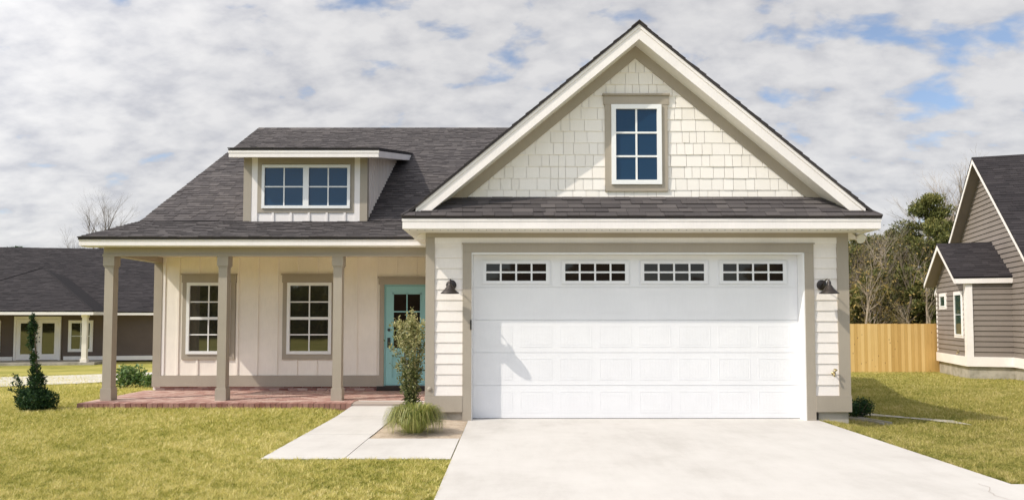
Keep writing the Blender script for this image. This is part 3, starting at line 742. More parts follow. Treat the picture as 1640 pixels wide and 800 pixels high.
mb = MB(); mb.tube([(fx, fy-.06, fz), (fx+.005, fy-.075, fz+.05)], .007, 8); mb.lathe((fx+.005, fy-.075, fz+.055), [(.001, .008), (.028, .008), (.031, 0), (.028, -.006), (.001, -.006)], V(0, -.5, 1), 16); mb.build('handle', 'brass', t, smooth=True)
t = thing('flood_light', (5.79, 11.33, 3.1), 'round white floodlight under the right eave of the garage', 'floodlight')
mb = MB(); mb.lathe((5.79, 11.33, 3.1), [(.055, 0), (.055, -.02), (.02, -.03), (.02, -.05)], UZ, 16); mb.build('mount', 'vinyl_white', t, smooth=True)
mb = MB(); ax = V(.1, -.9, -.35).normalized(); mb.lathe((5.79, 11.33, 3.02), [(.02, -.09), (.045, -.08), (.06, -.02), (.075, .04), (.078, .055), (.070, .055), (.05, .05), (.001, .058)], ax, 24); mb.build('lamp_head', 'lamp_inside', t, smooth=True)
t = MB(); t.lathe((-1.355, GY-.034, .53), [(.001, .02), (.03, .018), (.036, .008), (.036, 0)], FRONT, 18)
tag(t.build('outlet_cover', 'beige_trim', loc=(-1.355, GY-.034, .53), smooth=True), 'round beige cap on the corner board behind the tall shrub', 'cap')
# splash block
mb = MB()
zg = -.14
t = thing('splash_block', (5.98, 13.05, -.165), 'long pale concrete splash block leading from garage corner into the lawn', 'splash block', rz=R(-70))
t['_world'] = 0; del t['_world']
mb = MB(); mb.ob((0, 0, 0), UX, V(0, 1, 0), 0, 1.35, -.10, .10, 0, .03); mb.ob((0, 0, 0), UX, V(0, 1, 0), 0, 1.35, -.10, -.07, .03, .075); mb.ob((0, 0, 0), UX, V(0, 1, 0), 0, 1.35, .07, .10, .03, .075); mb.ob((0, 0, 0), UX, V(0, 1, 0), 0, .03, -.07, .07, .03, .075)
mb.build('trough', 'old_concrete', t)

# ------------------------------------------------------------ right neighbour (own frame: x along ridge, y along its gable wall)
na = R(-17)
NB = thing('house', (16.67, 25.0, -.45), 'taupe sided gabled house with white trim beyond the wooden fence', 'house', rz=na, world=False)
Z0 = .45
WX = V(-1, 0, 0); UY = V(0, 1, 0)
gx = 1.426                                    # main gable wall lies this far behind the bump
def nb(mb, name, mat, parent=None, clip=(), label=None):
    o = mb.build(name, mat, NB, parent, clip=clip)
    if label: o['label'] = label
    return o
bE, bA, bC, bL = 3.18, 4.64, 1.80, 3.62       # bump eave, apex, centre, length
mE, mA, mC, mH = 3.15, 8.07, 2.26, 5.2        # main eave, apex, centre, half width
z = lambda v_: v_+Z0
mb = MB(); mb.box(.02, gx+2, .02, bL-.02, z(.0), z(bE)); mb.prism([(.02, 0, z(bE)), (.02, bL, z(bE)), (.02, bC, z(bA-.1))], (2.2, 0, 0))
mb.box(gx+.02, gx+10, mC-mH+.02, mC+mH, z(.0), z(mE+.2)); mb.prism([(gx+.02, mC-mH, z(mE)), (gx+.02, mC+mH, z(mE)), (gx+.02, mC, z(mA-.12))], (9, 0, 0))
nb(mb, 'wall', 'taupe_siding')
mb = MB(); bn = math.hypot(bC, bA-bE)
lap(mb, V(0, .0, z(.30)), UY, WX, bL, 4.4, .19, .04)
nb(mb, 'siding', 'taupe_siding', clip=[((0, bC, z(bA-.12)), (0, -(bA-bE)/bn, bC/bn)), ((0, bC, z(bA-.12)), (0, (bA-bE)/bn, bC/bn))])
mb = MB(); lap(mb, V(.12, 0, z(.30)), UX, FRONT, gx-.12, 2.72, .19, .04); nb(mb, 'siding', 'taupe_siding')
mb = MB(); lap(mb, V(gx, mC-mH, z(.30)), UX, FRONT, 8, 2.8, .19, .04); nb(mb, 'siding', 'taupe_siding')
mb = MB(); lap(mb, V(gx, mC-mH, z(.30)), UY, WX, 2*mH, 7.8, .19, .04); mn = math.hypot(mH, mA-mE)
nb(mb, 'siding', 'taupe_siding', clip=[((0, mC, z(mA-.12)), (0, -(mA-mE)/mn, mH/mn)), ((0, mC, z(mA-.12)), (0, (mA-mE)/mn, mH/mn))])
mb = MB()
mb.box(-.06, .16, -.06, .0, z(.302), z(3.05)); mb.box(-.06, -.0, 0, .16, z(.302), z(3.05)); mb.box(-.03, 0, bL-.1, bL+.02, z(.3), z(3.05))      # corner boards
mb.box(-.07, gx, -.07, .0, z(-.05), z(.30)); mb.box(-.07, .0, 0, bL+.02, z(-.05), z(.30)); mb.box(gx-.065, gx, mC-mH-.02, -.071, z(-.05), z(.30))
mb.box(.16, gx, -.055, 0, z(2.98), z(3.08))
nb(mb, 'white_trim_board', 'white_trim')
mb = MB(); mb.box(.03, gx+.3, .03, bL-.03, z(-.75), z(-.05)); mb.box(gx+.03, gx+9, mC-mH+.03, mC+mH, z(-.75), z(-.05)); nb(mb, 'foundation', 'old_concrete')
ov = .45
def nroof(x0, x1, C, hw, Ez, Az, over, name):
    p = (Az-Ez)/hw; ez = Ez-p*0; mbr = MB(); fas = MB(); sf = MB()
    y0 = C-hw
    for s_ in (-1, 1):
        ye = C+s_*(hw+over); zee = Az-p*(hw+over)
        pts = [(x0, ye, z(zee)), (x1, ye, z(zee)), (x1, C, z(Az)), (x0, C, z(Az))][::-s_]
        mbr.prism(pts, (0, 0, -.05), .1)
        Ls = math.hypot(hw+over, Az-zee)
        if s_ == -1: tabs(mbr, (x0-.01, ye-.01, z(zee)), UX, V(0, 1, p), x1-x0, Ls, .15, .2, .5)
        fas.prism([(x0+.01, ye, z(zee-.05)), (x0+.01, C, z(Az-.05)), (x0+.01, C, z(Az-.25)), (x0+.01, ye, z(zee-.23))][::s_], (.025, 0, 0))
        sf.prism([(x0+.036, ye-s_*.03, z(zee-.2)), (x0+ov, ye-s_*.03, z(zee-.2)), (x0+ov, C, z(Az-.2)), (x0+.036, C, z(Az-.2))][::s_], (0, 0, -.015))
    ye = C-(hw+over); zee = Az-p*(hw+over)
    fas.box(x0+.036, x1, ye+.004, ye+.03, z(zee-.23), z(zee-.05))
    sf.box(x0+ov, x1, ye+.031, C-hw+.02, z(zee-.225), z(zee-.205))
    o = nb(mbr, name, 'dark_shingle'); nb(fas, 'fascia', 'white_trim'); nb(sf, 'soffit', 'taupe_siding' )
nroof(-ov, gx+.25, bC, bL/2, bE+.12, bA, .14, 'roof'); nroof(gx-ov, gx+9, mC, mH, mE, mA, .25, 'roof')
# windows of the bump: the side facing our house
def nwin(y0, y1, z0_, z1_, cols, rows, gl):
    m_ = MB(); tw = .09
    m_.box(-.055, 0, y0-tw, y0, z(z0_-tw), z(z1_+tw)); m_.box(-.055, 0, y1, y1+tw, z(z0_-tw), z(z1_+tw)); m_.box(-.055, 0, y0, y1, z(z0_-tw), z(z0_)); m_.box(-.055, 0, y0, y1, z(z1_), z(z1_+tw))
    nb(m_, 'window_trim', 'white_trim'); window(NB, V(-.03, 0, 0), UY, WX, y0, y1, z(z0_), z(z1_), cols, rows, gl, .05, .02, .04)
nwin(.42, 1.25, 1.05, 2.62, 1, 2, 'green_glass'); nwin(2.35, 3.05, 2.15, 2.62, 1, 1, 'green_glass')
t = thing('faucet', (16.67+.95*math.sin(-na), 25+.95*math.cos(na), .42), 'small brass faucet on the taupe wall under the tall window', 'faucet')
mb = MB(); bx, by, bz = t.location; mb.lathe((bx, by, bz), [(.04, 0), (.04, .01), (.02, .012), (.02, .09)], WX, 12); mb.tube([(bx-.08, by, bz), (bx-.12, by, bz-.07)], .02, 8); mb.tube([(bx-.07, by-.05, bz+.05), (bx-.07, by+.05, bz+.05)], .014, 8)
mb.build('spout', 'brass', t, smooth=True)

# ------------------------------------------------------------ left neighbour (own frame)
LB = thing('house', (-21.2, 34.0, -.60), 'low dark brown house with covered patio and white french doors', 'house', rz=R(10), world=False)
def lb(mb, name, mat, parent=None, clip=()): return mb.build(name, mat, LB, parent, clip=clip)
zl = lambda v_: v_+.60
mb = MB(); mb.box(-14, 9, 2.2, 12, zl(-.55), zl(2.2)); mb.box(-14, -7.4, .2, 2.2, zl(-.55), zl(2.2)); lb(mb, 'wall', 'dark_taupe_siding')
mb = MB(); lap(mb, V(-7.4, 2.2, zl(-.3)), UX, FRONT, 16.4, 2.3, .17); lap(mb, V(-14, .2, zl(-.3)), UX, FRONT, 6.6, 2.3, .17); lb(mb, 'siding', 'dark_taupe_siding')
mb = MB(); mb.box(-14.5, .5, -.2, 2.2, zl(-.8), zl(-.47)); lb(mb, 'patio_slab', 'old_concrete')
mb = MB(); mb.box(-7.4, -4.3, 2.12, 2.2, zl(-.5), zl(-.28)); mb.box(-1.9, 9, 2.12, 2.2, zl(-.5), zl(-.28)); mb.box(-14, .28, -.05, .2, zl(1.9), zl(2.05)); lb(mb, 'white_trim_board', 'white_trim')
for x in (-.05, -4.9 if False else -11.5):
    mb = MB(); mb.box(x-.11, x+.11, -.06, .16, zl(-.5), zl(1.92)); mb.box(x-.15, x+.15, -.1, .2, zl(-.47), zl(-.3)); mb.box(x-.14, x+.14, -.09, .19, zl(1.75), zl(1.9)); lb(mb, 'column', 'cream_wall')
mb = MB()                                            # main roof
mb.prism([(-16, 1.55, zl(2.05)), (9.4, 1.55, zl(2.05)), (9.4, 8.2, zl(5.95)), (-16, 8.2, zl(5.95))], (0, 0, -.05), .2); mb.prism([(9.4, 14.8, zl(2.05)), (-16, 14.8, zl(2.05)), (-16, 8.2, zl(5.95)), (9.4, 8.2, zl(5.95))], (0, 0, -.05), .2)
tabs(mb, (-16, 1.54, zl(2.055)), UX, V(0, 6.65, 3.90), 25.4, 7.7, .16, .2, .4)
lb(mb, 'roof', 'dark_shingle')
mb = MB(); ap = (-3.75, 3.9, zl(4.45))
Aq, Bq = (-8.0, -.45, zl(2.05)), (.5, -.45, zl(2.05))
mb.prism([Aq, Bq, ap], (0, 0, -.04), .2); mb.prism([Bq, (.5, 8, zl(2.05)), ap], (0, 0, -.04), .2); mb.prism([(-8.0, 8, zl(2.05)), Aq, ap], (0, 0, -.04), .2)
mb.tube([Bq, ap], .05, 6, .15); mb.tube([Aq, ap], .05, 6, .15)
o = lb(mb, 'patio_roof', 'dark_shingle')
tb = MB(); tabs(tb, (-8.0, -.46, zl(2.055)), UX, V(0, 4.35, 2.4), 8.5, 4.97, .16, .2, .4)
hn = math.hypot(4.25, 4.35)
lb(tb, 'patio_roof_shingles', 'dark_shingle', o, clip=[((.5, -.45, 0), (4.35/hn, 4.25/hn, 0)), ((-8.0, -.45, 0), (-4.35/hn, 4.25/hn, 0))])
mb = MB(); mb.box(-16, .5, -.45, -.42, zl(1.87), zl(2.03)); mb.box(.51, 9.4, 1.56, 1.60, zl(1.87), zl(2.03)); mb.box(.47, .5, -.42, 1.6, zl(1.87), zl(2.03)); lb(mb, 'fascia', 'white_trim')
mb = MB(); mb.box(-16, .47, -.42, 2.2, zl(1.90), zl(1.92)); mb.box(.5, 9.4, 1.6, 2.2, zl(1.90), zl(1.92)); lb(mb, 'soffit', 'soffit_white')
def lwin(x0, x1, z0_, z1_):
    m_ = MB(); tw = .1
    m_.box(x0-tw, x0, 2.13, 2.2, zl(z0_-tw), zl(z1_+tw)); m_.box(x1, x1+tw, 2.13, 2.2, zl(z0_-tw), zl(z1_+tw)); m_.box(x0, x1, 2.13, 2.2, zl(z0_-tw), zl(z0_)); m_.box(x0, x1, 2.13, 2.2, zl(z1_), zl(z1_+tw))
    lb(m_, 'window_trim', 'white_trim'); window(LB, V(0, 2.17, 0), UX, FRONT, x0, x1, zl(z0_), zl(z1_), 2, 2, 'porch_glass', .05, .03, .04)
lwin(-1.6, -.62, .05, 1.5); lwin(-6.2, -5.0, .05, 1.5)
# french doors
mb = MB(); xa, xb = -4.25, -2.05
mb.box(xa, xa+.1, 2.1, 2.2, zl(-.47), zl(1.66)); mb.box(xb-.1, xb, 2.1, 2.2, zl(-.47), zl(1.66)); mb.box(xa, xb, 2.1, 2.2, zl(1.66), zl(1.8)); lb(mb, 'door_trim', 'white_trim')
for q0, q1 in ((xa+.1, (xa+xb)/2-.01), ((xa+xb)/2+.01, xb-.1)):
    mb = MB(); a, b_, c0, c1 = q0, q1, -.45, 1.65
    mb.box(a, a+.2, 2.13, 2.2, zl(c0), zl(c1)); mb.box(b_-.2, b_, 2.13, 2.2, zl(c0), zl(c1)); mb.box(a+.2, b_-.2, 2.13, 2.2, zl(c0), zl(c0+.3)); mb.box(a+.2, b_-.2, 2.13, 2.2, zl(c1-.2), zl(c1))
    o = lb(mb, 'door', 'white_trim')
    mb = MB(); mb.box(a+.2, b_-.2, 2.15, 2.16, zl(c0+.3), zl(c1-.2)); lb(mb, 'pane', 'porch_glass', o)
    if q1 > -3: mb = MB(); mb.lathe((a+.09, 2.13, zl(.5)), [(.03, 0), (.03, .03), (.001, .06)], FRONT, 10); mb.lathe((a+.09, 2.13, zl(.72)), [(.03, 0), (.03, .02), (.001, .03)], FRONT, 10); lb(mb, 'door_handle', 'black_metal', o)

# ------------------------------------------------------------ fence
FY = 28.6
t = thing('fence', (15, FY, -.5), 'tall new cedar board fence between the garage and the taupe house', 'fence')
mb = MB(); x = 8.0
while x < 18.0:
    g_ = float(gz(x, FY)); mb.box(x, x+.135, FY-.02-random.uniform(0, .004), FY, g_-.02, 1.475+random.uniform(-.01, .01), random.random()); x += .14
mb.build('boards', 'cedar', t)
for zz in (-.2, .5, 1.2):
    mb = MB(); mb.box(8.0, 18.0, FY+.001, FY+.04, zz, zz+.09); mb.build('rail', 'cedar', t)
for k in range(5):
    mb = MB(); mb.box(8.3+k*2.35, 8.4+k*2.35, FY+.041, FY+.14, -.7, 1.42); mb.build('post', 'cedar', t)

# ------------------------------------------------------------ vegetation
def cards(C, size, asp=.45, up=0., k=4):
    """random leaf quads at centres C (n,3)"""
    n = len(C); d = rng.normal(size=(n, 3)); d[:, 2] += up; d /= np.linalg.norm(d, axis=1)[:, None]
    e = rng.normal(size=(n, 3)); e = np.cross(d, e); e /= np.linalg.norm(e, axis=1)[:, None]
    L = (size*rng.uniform(.6, 1.3, n))[:, None]; W = L*asp
    if k == 3: return np.stack([C-e*W/2, C+e*W/2, C+d*L], 1).reshape(-1, 3)
    return np.stack([C, C+d*L*.5+e*W/2, C+d*L, C+d*L*.5-e*W/2], 1).reshape(-1, 3)
def sph(n, r=1., shell=.5):
    p = rng.normal(size=(n, 3)); p /= np.linalg.norm(p, axis=1)[:, None]; return p*r*(rng.uniform(shell**3, 1, n)**(1/3))[:, None]
def lawn(name, label, n, xr, yr, mask, hmin=.022, hmax=.045, mat='grass_blade'):
    y = 1/rng.uniform(1/yr[1]**.75, 1/yr[0]**.75, n)**(1/.75)
    x = np.where(True, rng.uniform(0, 1, n), 0); x = xr[0](y)+(xr[1](y)-xr[0](y))*x
    k = mask(x, y); x, y = x[k], y[k]; n = len(x)
    z = gz(x, y)-.004
    sc_ = 1+.05*np.maximum(0, y-8)
    ci = (np.floor((x+.03*np.sin(y*37))/.055).astype(np.int64)*73856093 ^ np.floor((y+.03*np.sin(x*41))/.055).astype(np.int64)*19349663) % 4096
    ct = rng.uniform(0, 1, 4096)[ci]                                   # every tuft has its own height and colour
    h = rng.uniform(hmin, hmax, n)*(.65+.8*ct)*np.minimum(sc_, 1.5); wd = rng.uniform(.006, .012, n)*sc_
    a = rng.uniform(0, 2*math.pi, n); le = rng.uniform(.2, 1.3, n)*h; b_ = rng.uniform(0, 2*math.pi, n)
    B = np.stack([x, y, z], 1); D = np.stack([np.cos(a), np.sin(a), 0*a], 1)*wd[:, None]/2
    T = B+np.stack([np.cos(b_)*le, np.sin(b_)*le, h], 1)
    vs = np.stack([B-D, B+D, T], 1).reshape(-1, 3)
    pat = .50+.05*np.sin(x*1.7+2*np.sin(y*.9))+.05*np.sin(y*2.3+1.5*np.sin(x*1.9))+.05*np.sin(x*6.1+3*np.sin(y*4.3))+.55*(ct-.5)
    t = np.clip(pat+rng.normal(0, .16, n), 0, 1)
    return tag(fastmesh(name, vs, 3, t, mat), label, kind='stuff')
def mL(x, y):
    k = ~((x > -3.0) & (y > 8.2) & (y < 13)) & ~((x > -7.93) & (y > 12.49)) & (x < -.73)
    return k
lawn('grass', 'short yellow green lawn in front of the porch', 620000, (lambda y: -.95*y, lambda y: 0*y-.73), (5.5, 24), mL)
def mR(x, y):
    c, s_ = math.cos(-na), math.sin(-na); X = x-16.67; Y = y-25; u_ = X*c-Y*s_; v2 = X*s_+Y*c
    inb = (u_ > -.0) & (v2 > 0) | (u_ > 1.4)
    return ~((y < 6.99)) & ~((x < 5.62) & (y > 11.3)) & ~inb & (x > 5.05)
lawn('grass', 'greener lawn falling away right of the garage', 420000, (lambda y: 0*y+5.05, lambda y: .95*y+1), (6.9, 28.5), mR, mat='dry_blade')

def branchy(mb, p, d, L, r, lvl, seg=4, spread=.6, up=.15, twigs=None, nch=(2, 3)):
    pts = [p]; q = p; dd = d.normalized(); ns = 3
    for i in range(ns):
        dd = (dd+V(random.gauss(0, .13), random.gauss(0, .13), random.gauss(0, .08)+up*.3)).normalized(); q = q+dd*L/ns; pts.append(q)
    rs = [r*(1-.45*i/ns) for i in range(ns+1)]
    mb.tube(pts, rs, seg if lvl > 2 else 3, .5, False)
    if lvl == 0:
        if twigs is not None: twigs.append(tuple(q))
        return
    for _ in range(random.randint(*nch)):
        k = random.choice((1, 2, 3)); ax = V(random.gauss(0, 1), random.gauss(0, 1), random.gauss(0, .4)).normalized()
        nd = (dd+ax*spread*random.uniform(.6, 1.3)+UZ*up).normalized()
        branchy(mb, pts[k], nd, L*random.uniform(.6, .82), rs[k]*.62, lvl-1, seg, spread, up, twigs, nch)
    branchy(mb, q, dd, L*.72, rs[-1]*.85, lvl-1, seg, spread, up, twigs, nch)
def bare_tree(name, loc, Ht, label, r=.11, lvl=5, mat='bark', seed=0, group=None, leaves=0, leafmat='brown_leaf', first=.33, spread=.6):
    random.seed(seed); t = thing(name, loc, label, 'tree', group, world=False)
    mb = MB(); tw = []; h0 = Ht*first
    mb.tube([(0, 0, -.1), (random.uniform(-.1, .1), 0, h0*.5), (0, random.uniform(-.1, .1), h0)], [r*1.25, r, r*.85], 7, .5, False)
    mb.build('trunk', mat, t)
    mb = MB()
    branchy(mb, V(0, 0, h0*.97), V(0, 0, 1), Ht*.22, r*.8, lvl, 5, spread, .12, tw, (2, 3))
    for k in range(3):
        a = random.uniform(0, 6.28); branchy(mb, V(0, 0, h0*random.uniform(.6, .9)), V(math.cos(a), math.sin(a), .9), Ht*.18, r*.5, lvl-1, 5, spread, .15, tw, (2, 3))
    zt = max(v_[2] for v_ in mb.v); s_ = (Ht-h0)/(zt-h0)
    mb.v = [(a, b_, h0+(c-h0)*s_) if c > h0 else (a, b_, c) for a, b_, c in mb.v]
    cr = mb.build('crown', mat, t)
    if leaves:
        T = np.array(tw); T[:, 2] = h0+(T[:, 2]-h0)*s_
        C = T[rng.integers(0, len(T), leaves)]+rng.normal(0, .28, (leaves, 3))
        fastmesh('leaves', cards(C, .13, .6), 4, rng.uniform(0, 1, leaves), leafmat, parent=t)
    return t
def pine(name, loc, Ht, rad, label, seed, group=None, n=26, leafmat='pine_leaf', low=.35, cl=520, size=.22, flat=.55):
    random.seed(seed); t = thing(name, loc, label, 'tree', group, world=False)
    mb = MB(); top = (random.uniform(-.3, .3), random.uniform(-.3, .3), Ht*.97)
    mb.tube([(0, 0, -.1), (top[0]*.3, top[1]*.3, Ht*.5), top], [.16*Ht/9, .11*Ht/9, .02], 7, .5, False); mb.build('trunk', 'bark', t)
    cr = []; tn = []; mb = MB()
    for k in range(n):
        f = low+(1-low)*(k+random.random())/n; h = Ht*f; rr = rad*(math.sin(min(1, (1-f)/(1-low)*1.15+.12)*math.pi*.62))*random.uniform(.55, 1.15)
        a = k*2.4+random.uniform(-.5, .5); e = V(math.cos(a)*rr, math.sin(a)*rr, h+random.uniform(-.1, .35)); st = V(top[0]*f, top[1]*f, h-.3*rr)
        mid = st.lerp(e, .55)+V(0, 0, .1); mb.tube([st, mid, e], [.035, .025, .01], 4, .5, False)
        for (c, s_) in ((e, 1.), (mid, .75)):
            m_ = int(cl*s_*random.uniform(.6, 1.1)); q = sph(m_, 1, .3)*np.array([.62, .62, .62*flat])*s_*random.uniform(.7, 1.2)*rad/1.8+np.array(c)
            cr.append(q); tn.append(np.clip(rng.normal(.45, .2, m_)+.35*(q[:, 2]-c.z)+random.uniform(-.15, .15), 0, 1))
    mb.build('limbs', 'bark', t)
    C = np.concatenate(cr); T = np.concatenate(tn)
    fastmesh('crown', cards(C, size, .28, .5), 4, T, leafmat, parent=t); return t
def at(x, Y): X = (x-820)/FPX*Y; return (X, Y, float(gz(X, Y)))
WG = 'trees in the wood behind the fence'
pine('pine_tree', at(1492, 44), 9.9, 2.1, 'tallest green pine beside the gable of the taupe house', 3, n=30)
pine('pine_tree', at(1415, 52), 8.2, 1.7, 'small pointed pine just right of the garage eave', 5, n=18)
bare_tree('bare_tree', at(1530, 50), 14.8, 'tall bare tree rising behind the taupe gable', .34, 6, 'pale_bark', 21, spread=.62)
bare_tree('bare_tree', at(1417, 43), 9.0, 'slender bare tree at the right end of the garage eave', .17, 6, 'pale_bark', 8, spread=.5)
for i, (x, Y, h, rd) in enumerate([(1380, 48, 8.0, 1.7), (1440, 47, 8.2, 1.3), (1460, 56, 8.6, 1.8), (1515, 52, 10.0, 2.2), (1400, 60, 8.6, 2.2), (1360, 55, 8.4, 2.2), (1500, 41, 7.4, 1.7), (1340, 50, 7, 2.), (1372, 45, 6.6, 1.4), (1425, 42, 4.6, 1.5), (1455, 40, 5.0, 1.3), (1395, 39, 4.6, 1.2), (1480, 38, 4.0, 1.3), (1435, 50, 6.6, 1.6)]):
    pine('evergreen_tree', at(x, Y), h, rd, 'ragged green tree of the mixed wood behind the fence', 40+i, WG+', green', n=20, low=.15, cl=420, size=.24, flat=.8)
for i, (x, Y, h) in enumerate([(1368, 40, 8.0), (1390, 43, 7.6), (1432, 41, 7.3), (1450, 38, 6.8), (1472, 42, 7.5), (1500, 38, 6.6), (1520, 44, 9.5), (1384, 37, 6.0), (1345, 42, 7), (1410, 38, 5.6), (1486, 36, 5.6)]):
    bare_tree('bare_tree', at(x, Y), h, 'thin leafless tree of the wood behind the fence', .12, 5 if i % 4 == 0 else 4, 'pale_bark' if i % 3 == 1 else 'bark', 60+i, WG+', leafless', leaves=700 if i % 3 else 300, first=.2, spread=.75)
# the wood's undergrowth: one uncountable mass
n = 50000; X = rng.uniform(12, 48, n); Y = rng.uniform(37, 66, n)
Z = rng.beta(1.5, 2.0, n)*(3.6+1.6*np.sin(X*.9)*np.sin(Y*.6+1)+(Y-37)*.085)
C = np.stack([X, Y, Z-.5], 1); tn = np.clip(.5+.3*np.sin(X*1.3+Y)+rng.normal(0, .25, n), 0, 1)
tag(fastmesh('woods', cards(C, .42, .3, .3), 4, tn, 'brown_leaf'), 'tangled brown and olive undergrowth of the wood behind the fence', kind='stuff')
n = 90000; X = rng.uniform(14, 50, n); Y = rng.uniform(44, 66, n); Z = rng.beta(1.5, 1.8, n)*(6.0+1.6*np.sin(X*1.1+1)*np.sin(Y*.5))
C = np.stack([X, Y, Z-.5], 1); tn = np.clip(.35+.3*np.sin(X*1.1+Y*.7)+rng.normal(0, .2, n), 0, 1)
tag(fastmesh('woods', cards(C, .42, .3, .3), 4, tn, 'pine_leaf'), 'green thicket deep in the wood behind the fence', kind='stuff')
# left background
bare_tree('bare_tree', at(156, 54), 13.2, 'wide bare tree standing behind the dark roof left of the porch', .26, 6, 'bark', 31, spread=.62)
pine('evergreen_tree', at(213, 50), 9.1, 1.3, 'green treetop showing just over the porch roof edge', 33, n=12)
pine('evergreen_tree', at(20, 56), 8.1, 1.4, 'dark treetop peeping over the ridge of the brown house', 34, n=12, leafmat='cypress_leaf')
# wood across the street behind the photographer, seen in the window reflections
n = 26000; X = rng.uniform(-45, 45, n); Y = rng.uniform(-34, -27, n); top = 4.6+1.6*np.sin(X*.35)+1.0*np.sin(X*.9+1)
C = np.stack([X, Y, rng.beta(1.4, 1.2, n)*top], 1)
tag(fastmesh('woods', cards(C, 1.0, .6), 4, rng.uniform(0, 1, n), 'pine_leaf'), 'dark trees across the street mirrored in the windows', kind='stuff')

# conifer on the left lawn
random.seed(5)
cx, cy = -8.50, 12.25; t = thing('cypress', (cx, cy, 0), 'dark green dwarf cypress with a thin top on the left lawn', 'shrub', world=False)
mb = MB(); mb.tube([(0, 0, 0), (.01, 0, .7), (-.08, 0, 1.72)], [.03, .02, .006], 8, .5, False); mb.build('stem', 'bark', t)
cc = []
def blob(x, y, z_, rx, rz_, n_): cc.append(sph(n_, 1, .25)*np.array([rx, rx, rz_])+np.array([x, y, z_]))
blob(.0, 0, .22, .27, .22, 2600); blob(.17, .05, .2, .19, .2, 1100); blob(-.18, .0, .24, .16, .2, 900); blob(.02, .0, .50, .13, .20, 800); blob(-.03, 0, .76, .08, .16, 420); blob(.07, 0, .62, .07, .12, 220); blob(-.1, 0, .55, .05, .12, 120)
blob(-.05, 0, .98, .055, .10, 220); blob(-.10, 0, 1.25, .06, .16, 420); blob(-.09, 0, 1.5, .075, .15, 480); blob(-.1, 0, 1.66, .035, .1, 120)
for k in range(7):
    p = V(-.15, 0, .3); q = V(-.38-.06*random.random(), random.uniform(-.1, .1), .34+.36*random.random())
    L_ = np.linspace(0, 1, 60)[:, None]; cc.append(np.array(p)+(np.array(q)-np.array(p))*L_+rng.normal(0, .012, (60, 3)))
C = np.concatenate(cc); fastmesh('foliage', cards(C, .055, .35, .9), 4, rng.uniform(0, 1, len(C))**1.3, 'cypress_leaf', parent=t)
# shrub seen between the porch columns
def round_shrub(name, loc, r, h, n, label, mat, size=.07, asp=.45):
    t = thing(name, loc, label, 'shrub', world=False); mb = MB()
    for k in range(9):
        a = random.uniform(0, 6.28); mb.tube([(0, 0, 0), (math.cos(a)*r*.4, math.sin(a)*r*.4, h*.5), (math.cos(a)*r*.8, math.sin(a)*r*.8, h*random.uniform(.7, 1))], [.012, .008, .003], 4, .5, False)
    mb.build('stem', 'bark', t); cs = []
    for k in range(14):
        a = random.uniform(0, 6.28); q = random.uniform(.1, .75)*r; cs.append(sph(n//14, 1, .1)*np.array([r*.4, r*.4, h*.3])+np.array([math.cos(a)*q, math.sin(a)*q, h*random.uniform(.3, .8)]))
    C = np.concatenate(cs); fastmesh('foliage', cards(C, size, asp, .5), 4, rng.uniform(0, 1, len(C)), mat, parent=t); return t
toned('fresh_leaf', [(.04, .09, .02), (.09, .17, .04), (.20, .27, .08)], .5, .25, .5)
round_shrub('shrub', (-9.45, 16.8, -.03), .42, .58, 1500, 'leafy green shrub behind the leftmost porch column', 'fresh_leaf', .09)
round_shrub('shrub', (-8.75, 16.6, -.03), .22, .42, 500, 'small shrub at the left corner of the porch wall', 'fresh_leaf', .08)
round_shrub('shrub', (6.35, 12.6, -.22), .30, .42, 2200, 'dark shrub in the shade against the right garage wall', 'cypress_leaf', .05)
# tall staked shrub at the walk
t = thing('shrub', (-1.72, 11.75, .0), 'tall slim glossy shrub tied to a stake beside the front walk', 'shrub', world=False)
mb = MB(); mb.tube([(.05, .03, -.05), (.055, .03, 1.25)], .014, 8); mb.build('stake', 'stake_wood', t)
mb = MB()
for k in range(8):
    a = random.uniform(0, 6.28); mb.tube([(0, 0, 0), (math.cos(a)*.08, math.sin(a)*.08, .6), (math.cos(a)*.16, math.sin(a)*.16, 1.1+.07*k)], [.014, .009, .003], 5, .5, False)
mb.build('stem', 'bark', t); cs = []
for k in range(46):
    f = (k+random.random())/46; zc = .10+1.50*f
    rr = (.15+.17*math.sin(math.pi*min(1, max(0, (f-.12)/.95))))*(1.25 if f > .55 else .85)*(1 if f < .9 else .5)
    a = k*2.4; q = rr*random.uniform(.45, 1.15); tip = np.array([math.cos(a)*q-.02, math.sin(a)*q, zc+q*.75])
    n_ = 130; tt = rng.uniform(.15, 1.08, n_)[:, None]
    cs.append(np.array([-.01, 0, zc-.08])*(1-tt)+tip*tt+rng.normal(0, .028, (n_, 3)))
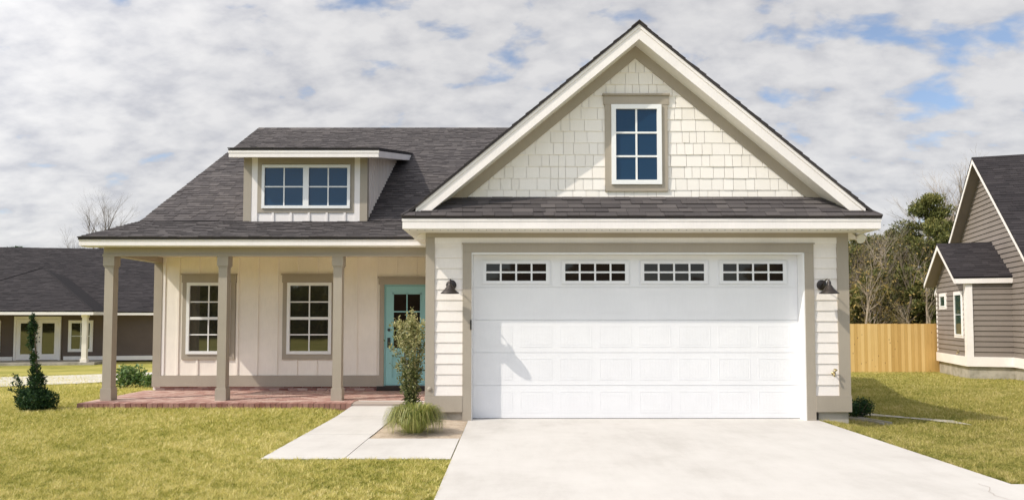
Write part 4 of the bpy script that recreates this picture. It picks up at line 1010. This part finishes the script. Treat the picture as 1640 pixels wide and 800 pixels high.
for k in range(10):
    a = k*.7; cs.append(sph(60, .10, .2)+np.array([.09*math.cos(a), .09*math.sin(a), .22+.06*k]))
for k in range(5):
    a = k*1.3; b0 = np.array([.05*math.cos(a), .05*math.sin(a), 1.45]); tt = rng.uniform(0, 1, 40)[:, None]
    cs.append(b0+np.array([.05*math.cos(a), .05*math.sin(a), .14+.06*k])*tt+rng.normal(0, .014, (40, 3)))
cs.append(np.array([.0, 0, 1.72])+rng.normal(0, 1, (40, 3))*np.array([.02, .02, .07]))
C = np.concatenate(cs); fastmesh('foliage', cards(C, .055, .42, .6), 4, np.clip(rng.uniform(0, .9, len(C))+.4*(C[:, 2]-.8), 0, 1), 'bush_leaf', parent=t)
# liriope clump
t = tag(bpy.data.objects.new('grass_clump', None), 'arching yellow green grass clump at the foot of the tall shrub', 'ornamental grass'); COL.objects.link(t); t.location = (-1.42, 10.02, .02)
q = []; tn = []
for k in range(2200):
    a = random.uniform(0, 6.28); r0 = random.uniform(0, .12); R_ = .09+.30*random.random()**.7; hh = random.uniform(.22, .46)*(1-.30*(R_/.5)**2)
    w_ = random.uniform(.004, .008); ca, sa = math.cos(a), math.sin(a); pa, pb = -sa*w_, ca*w_
    P = []
    for s_ in range(6):
        f = s_/5; rr = r0+R_*math.sin(f*math.pi*.56)**1.1/1.0
        z_ = hh*math.sin(f*math.pi*(.62+.36*min(1, R_/.42)))
        P.append((ca*rr, sa*rr, max(.01, z_)))
    tone = min(1, max(0, random.gauss(.45, .25)))
    for s_ in range(5):
        k0 = 1-s_/5.5; k1 = 1-(s_+1)/5.5; A_, B_ = P[s_], P[s_+1]
        q += [(A_[0]-pa*k0, A_[1]-pb*k0, A_[2]), (A_[0]+pa*k0, A_[1]+pb*k0, A_[2]), (B_[0]+pa*k1, B_[1]+pb*k1, B_[2]), (B_[0]-pa*k1, B_[1]-pb*k1, B_[2])]; tn.append(tone)
fastmesh('blades', np.array(q), 4, np.array(tn), 'liriope_blade', parent=t)

for o in bpy.data.objects:
    if '_world' in o: del o['_world']
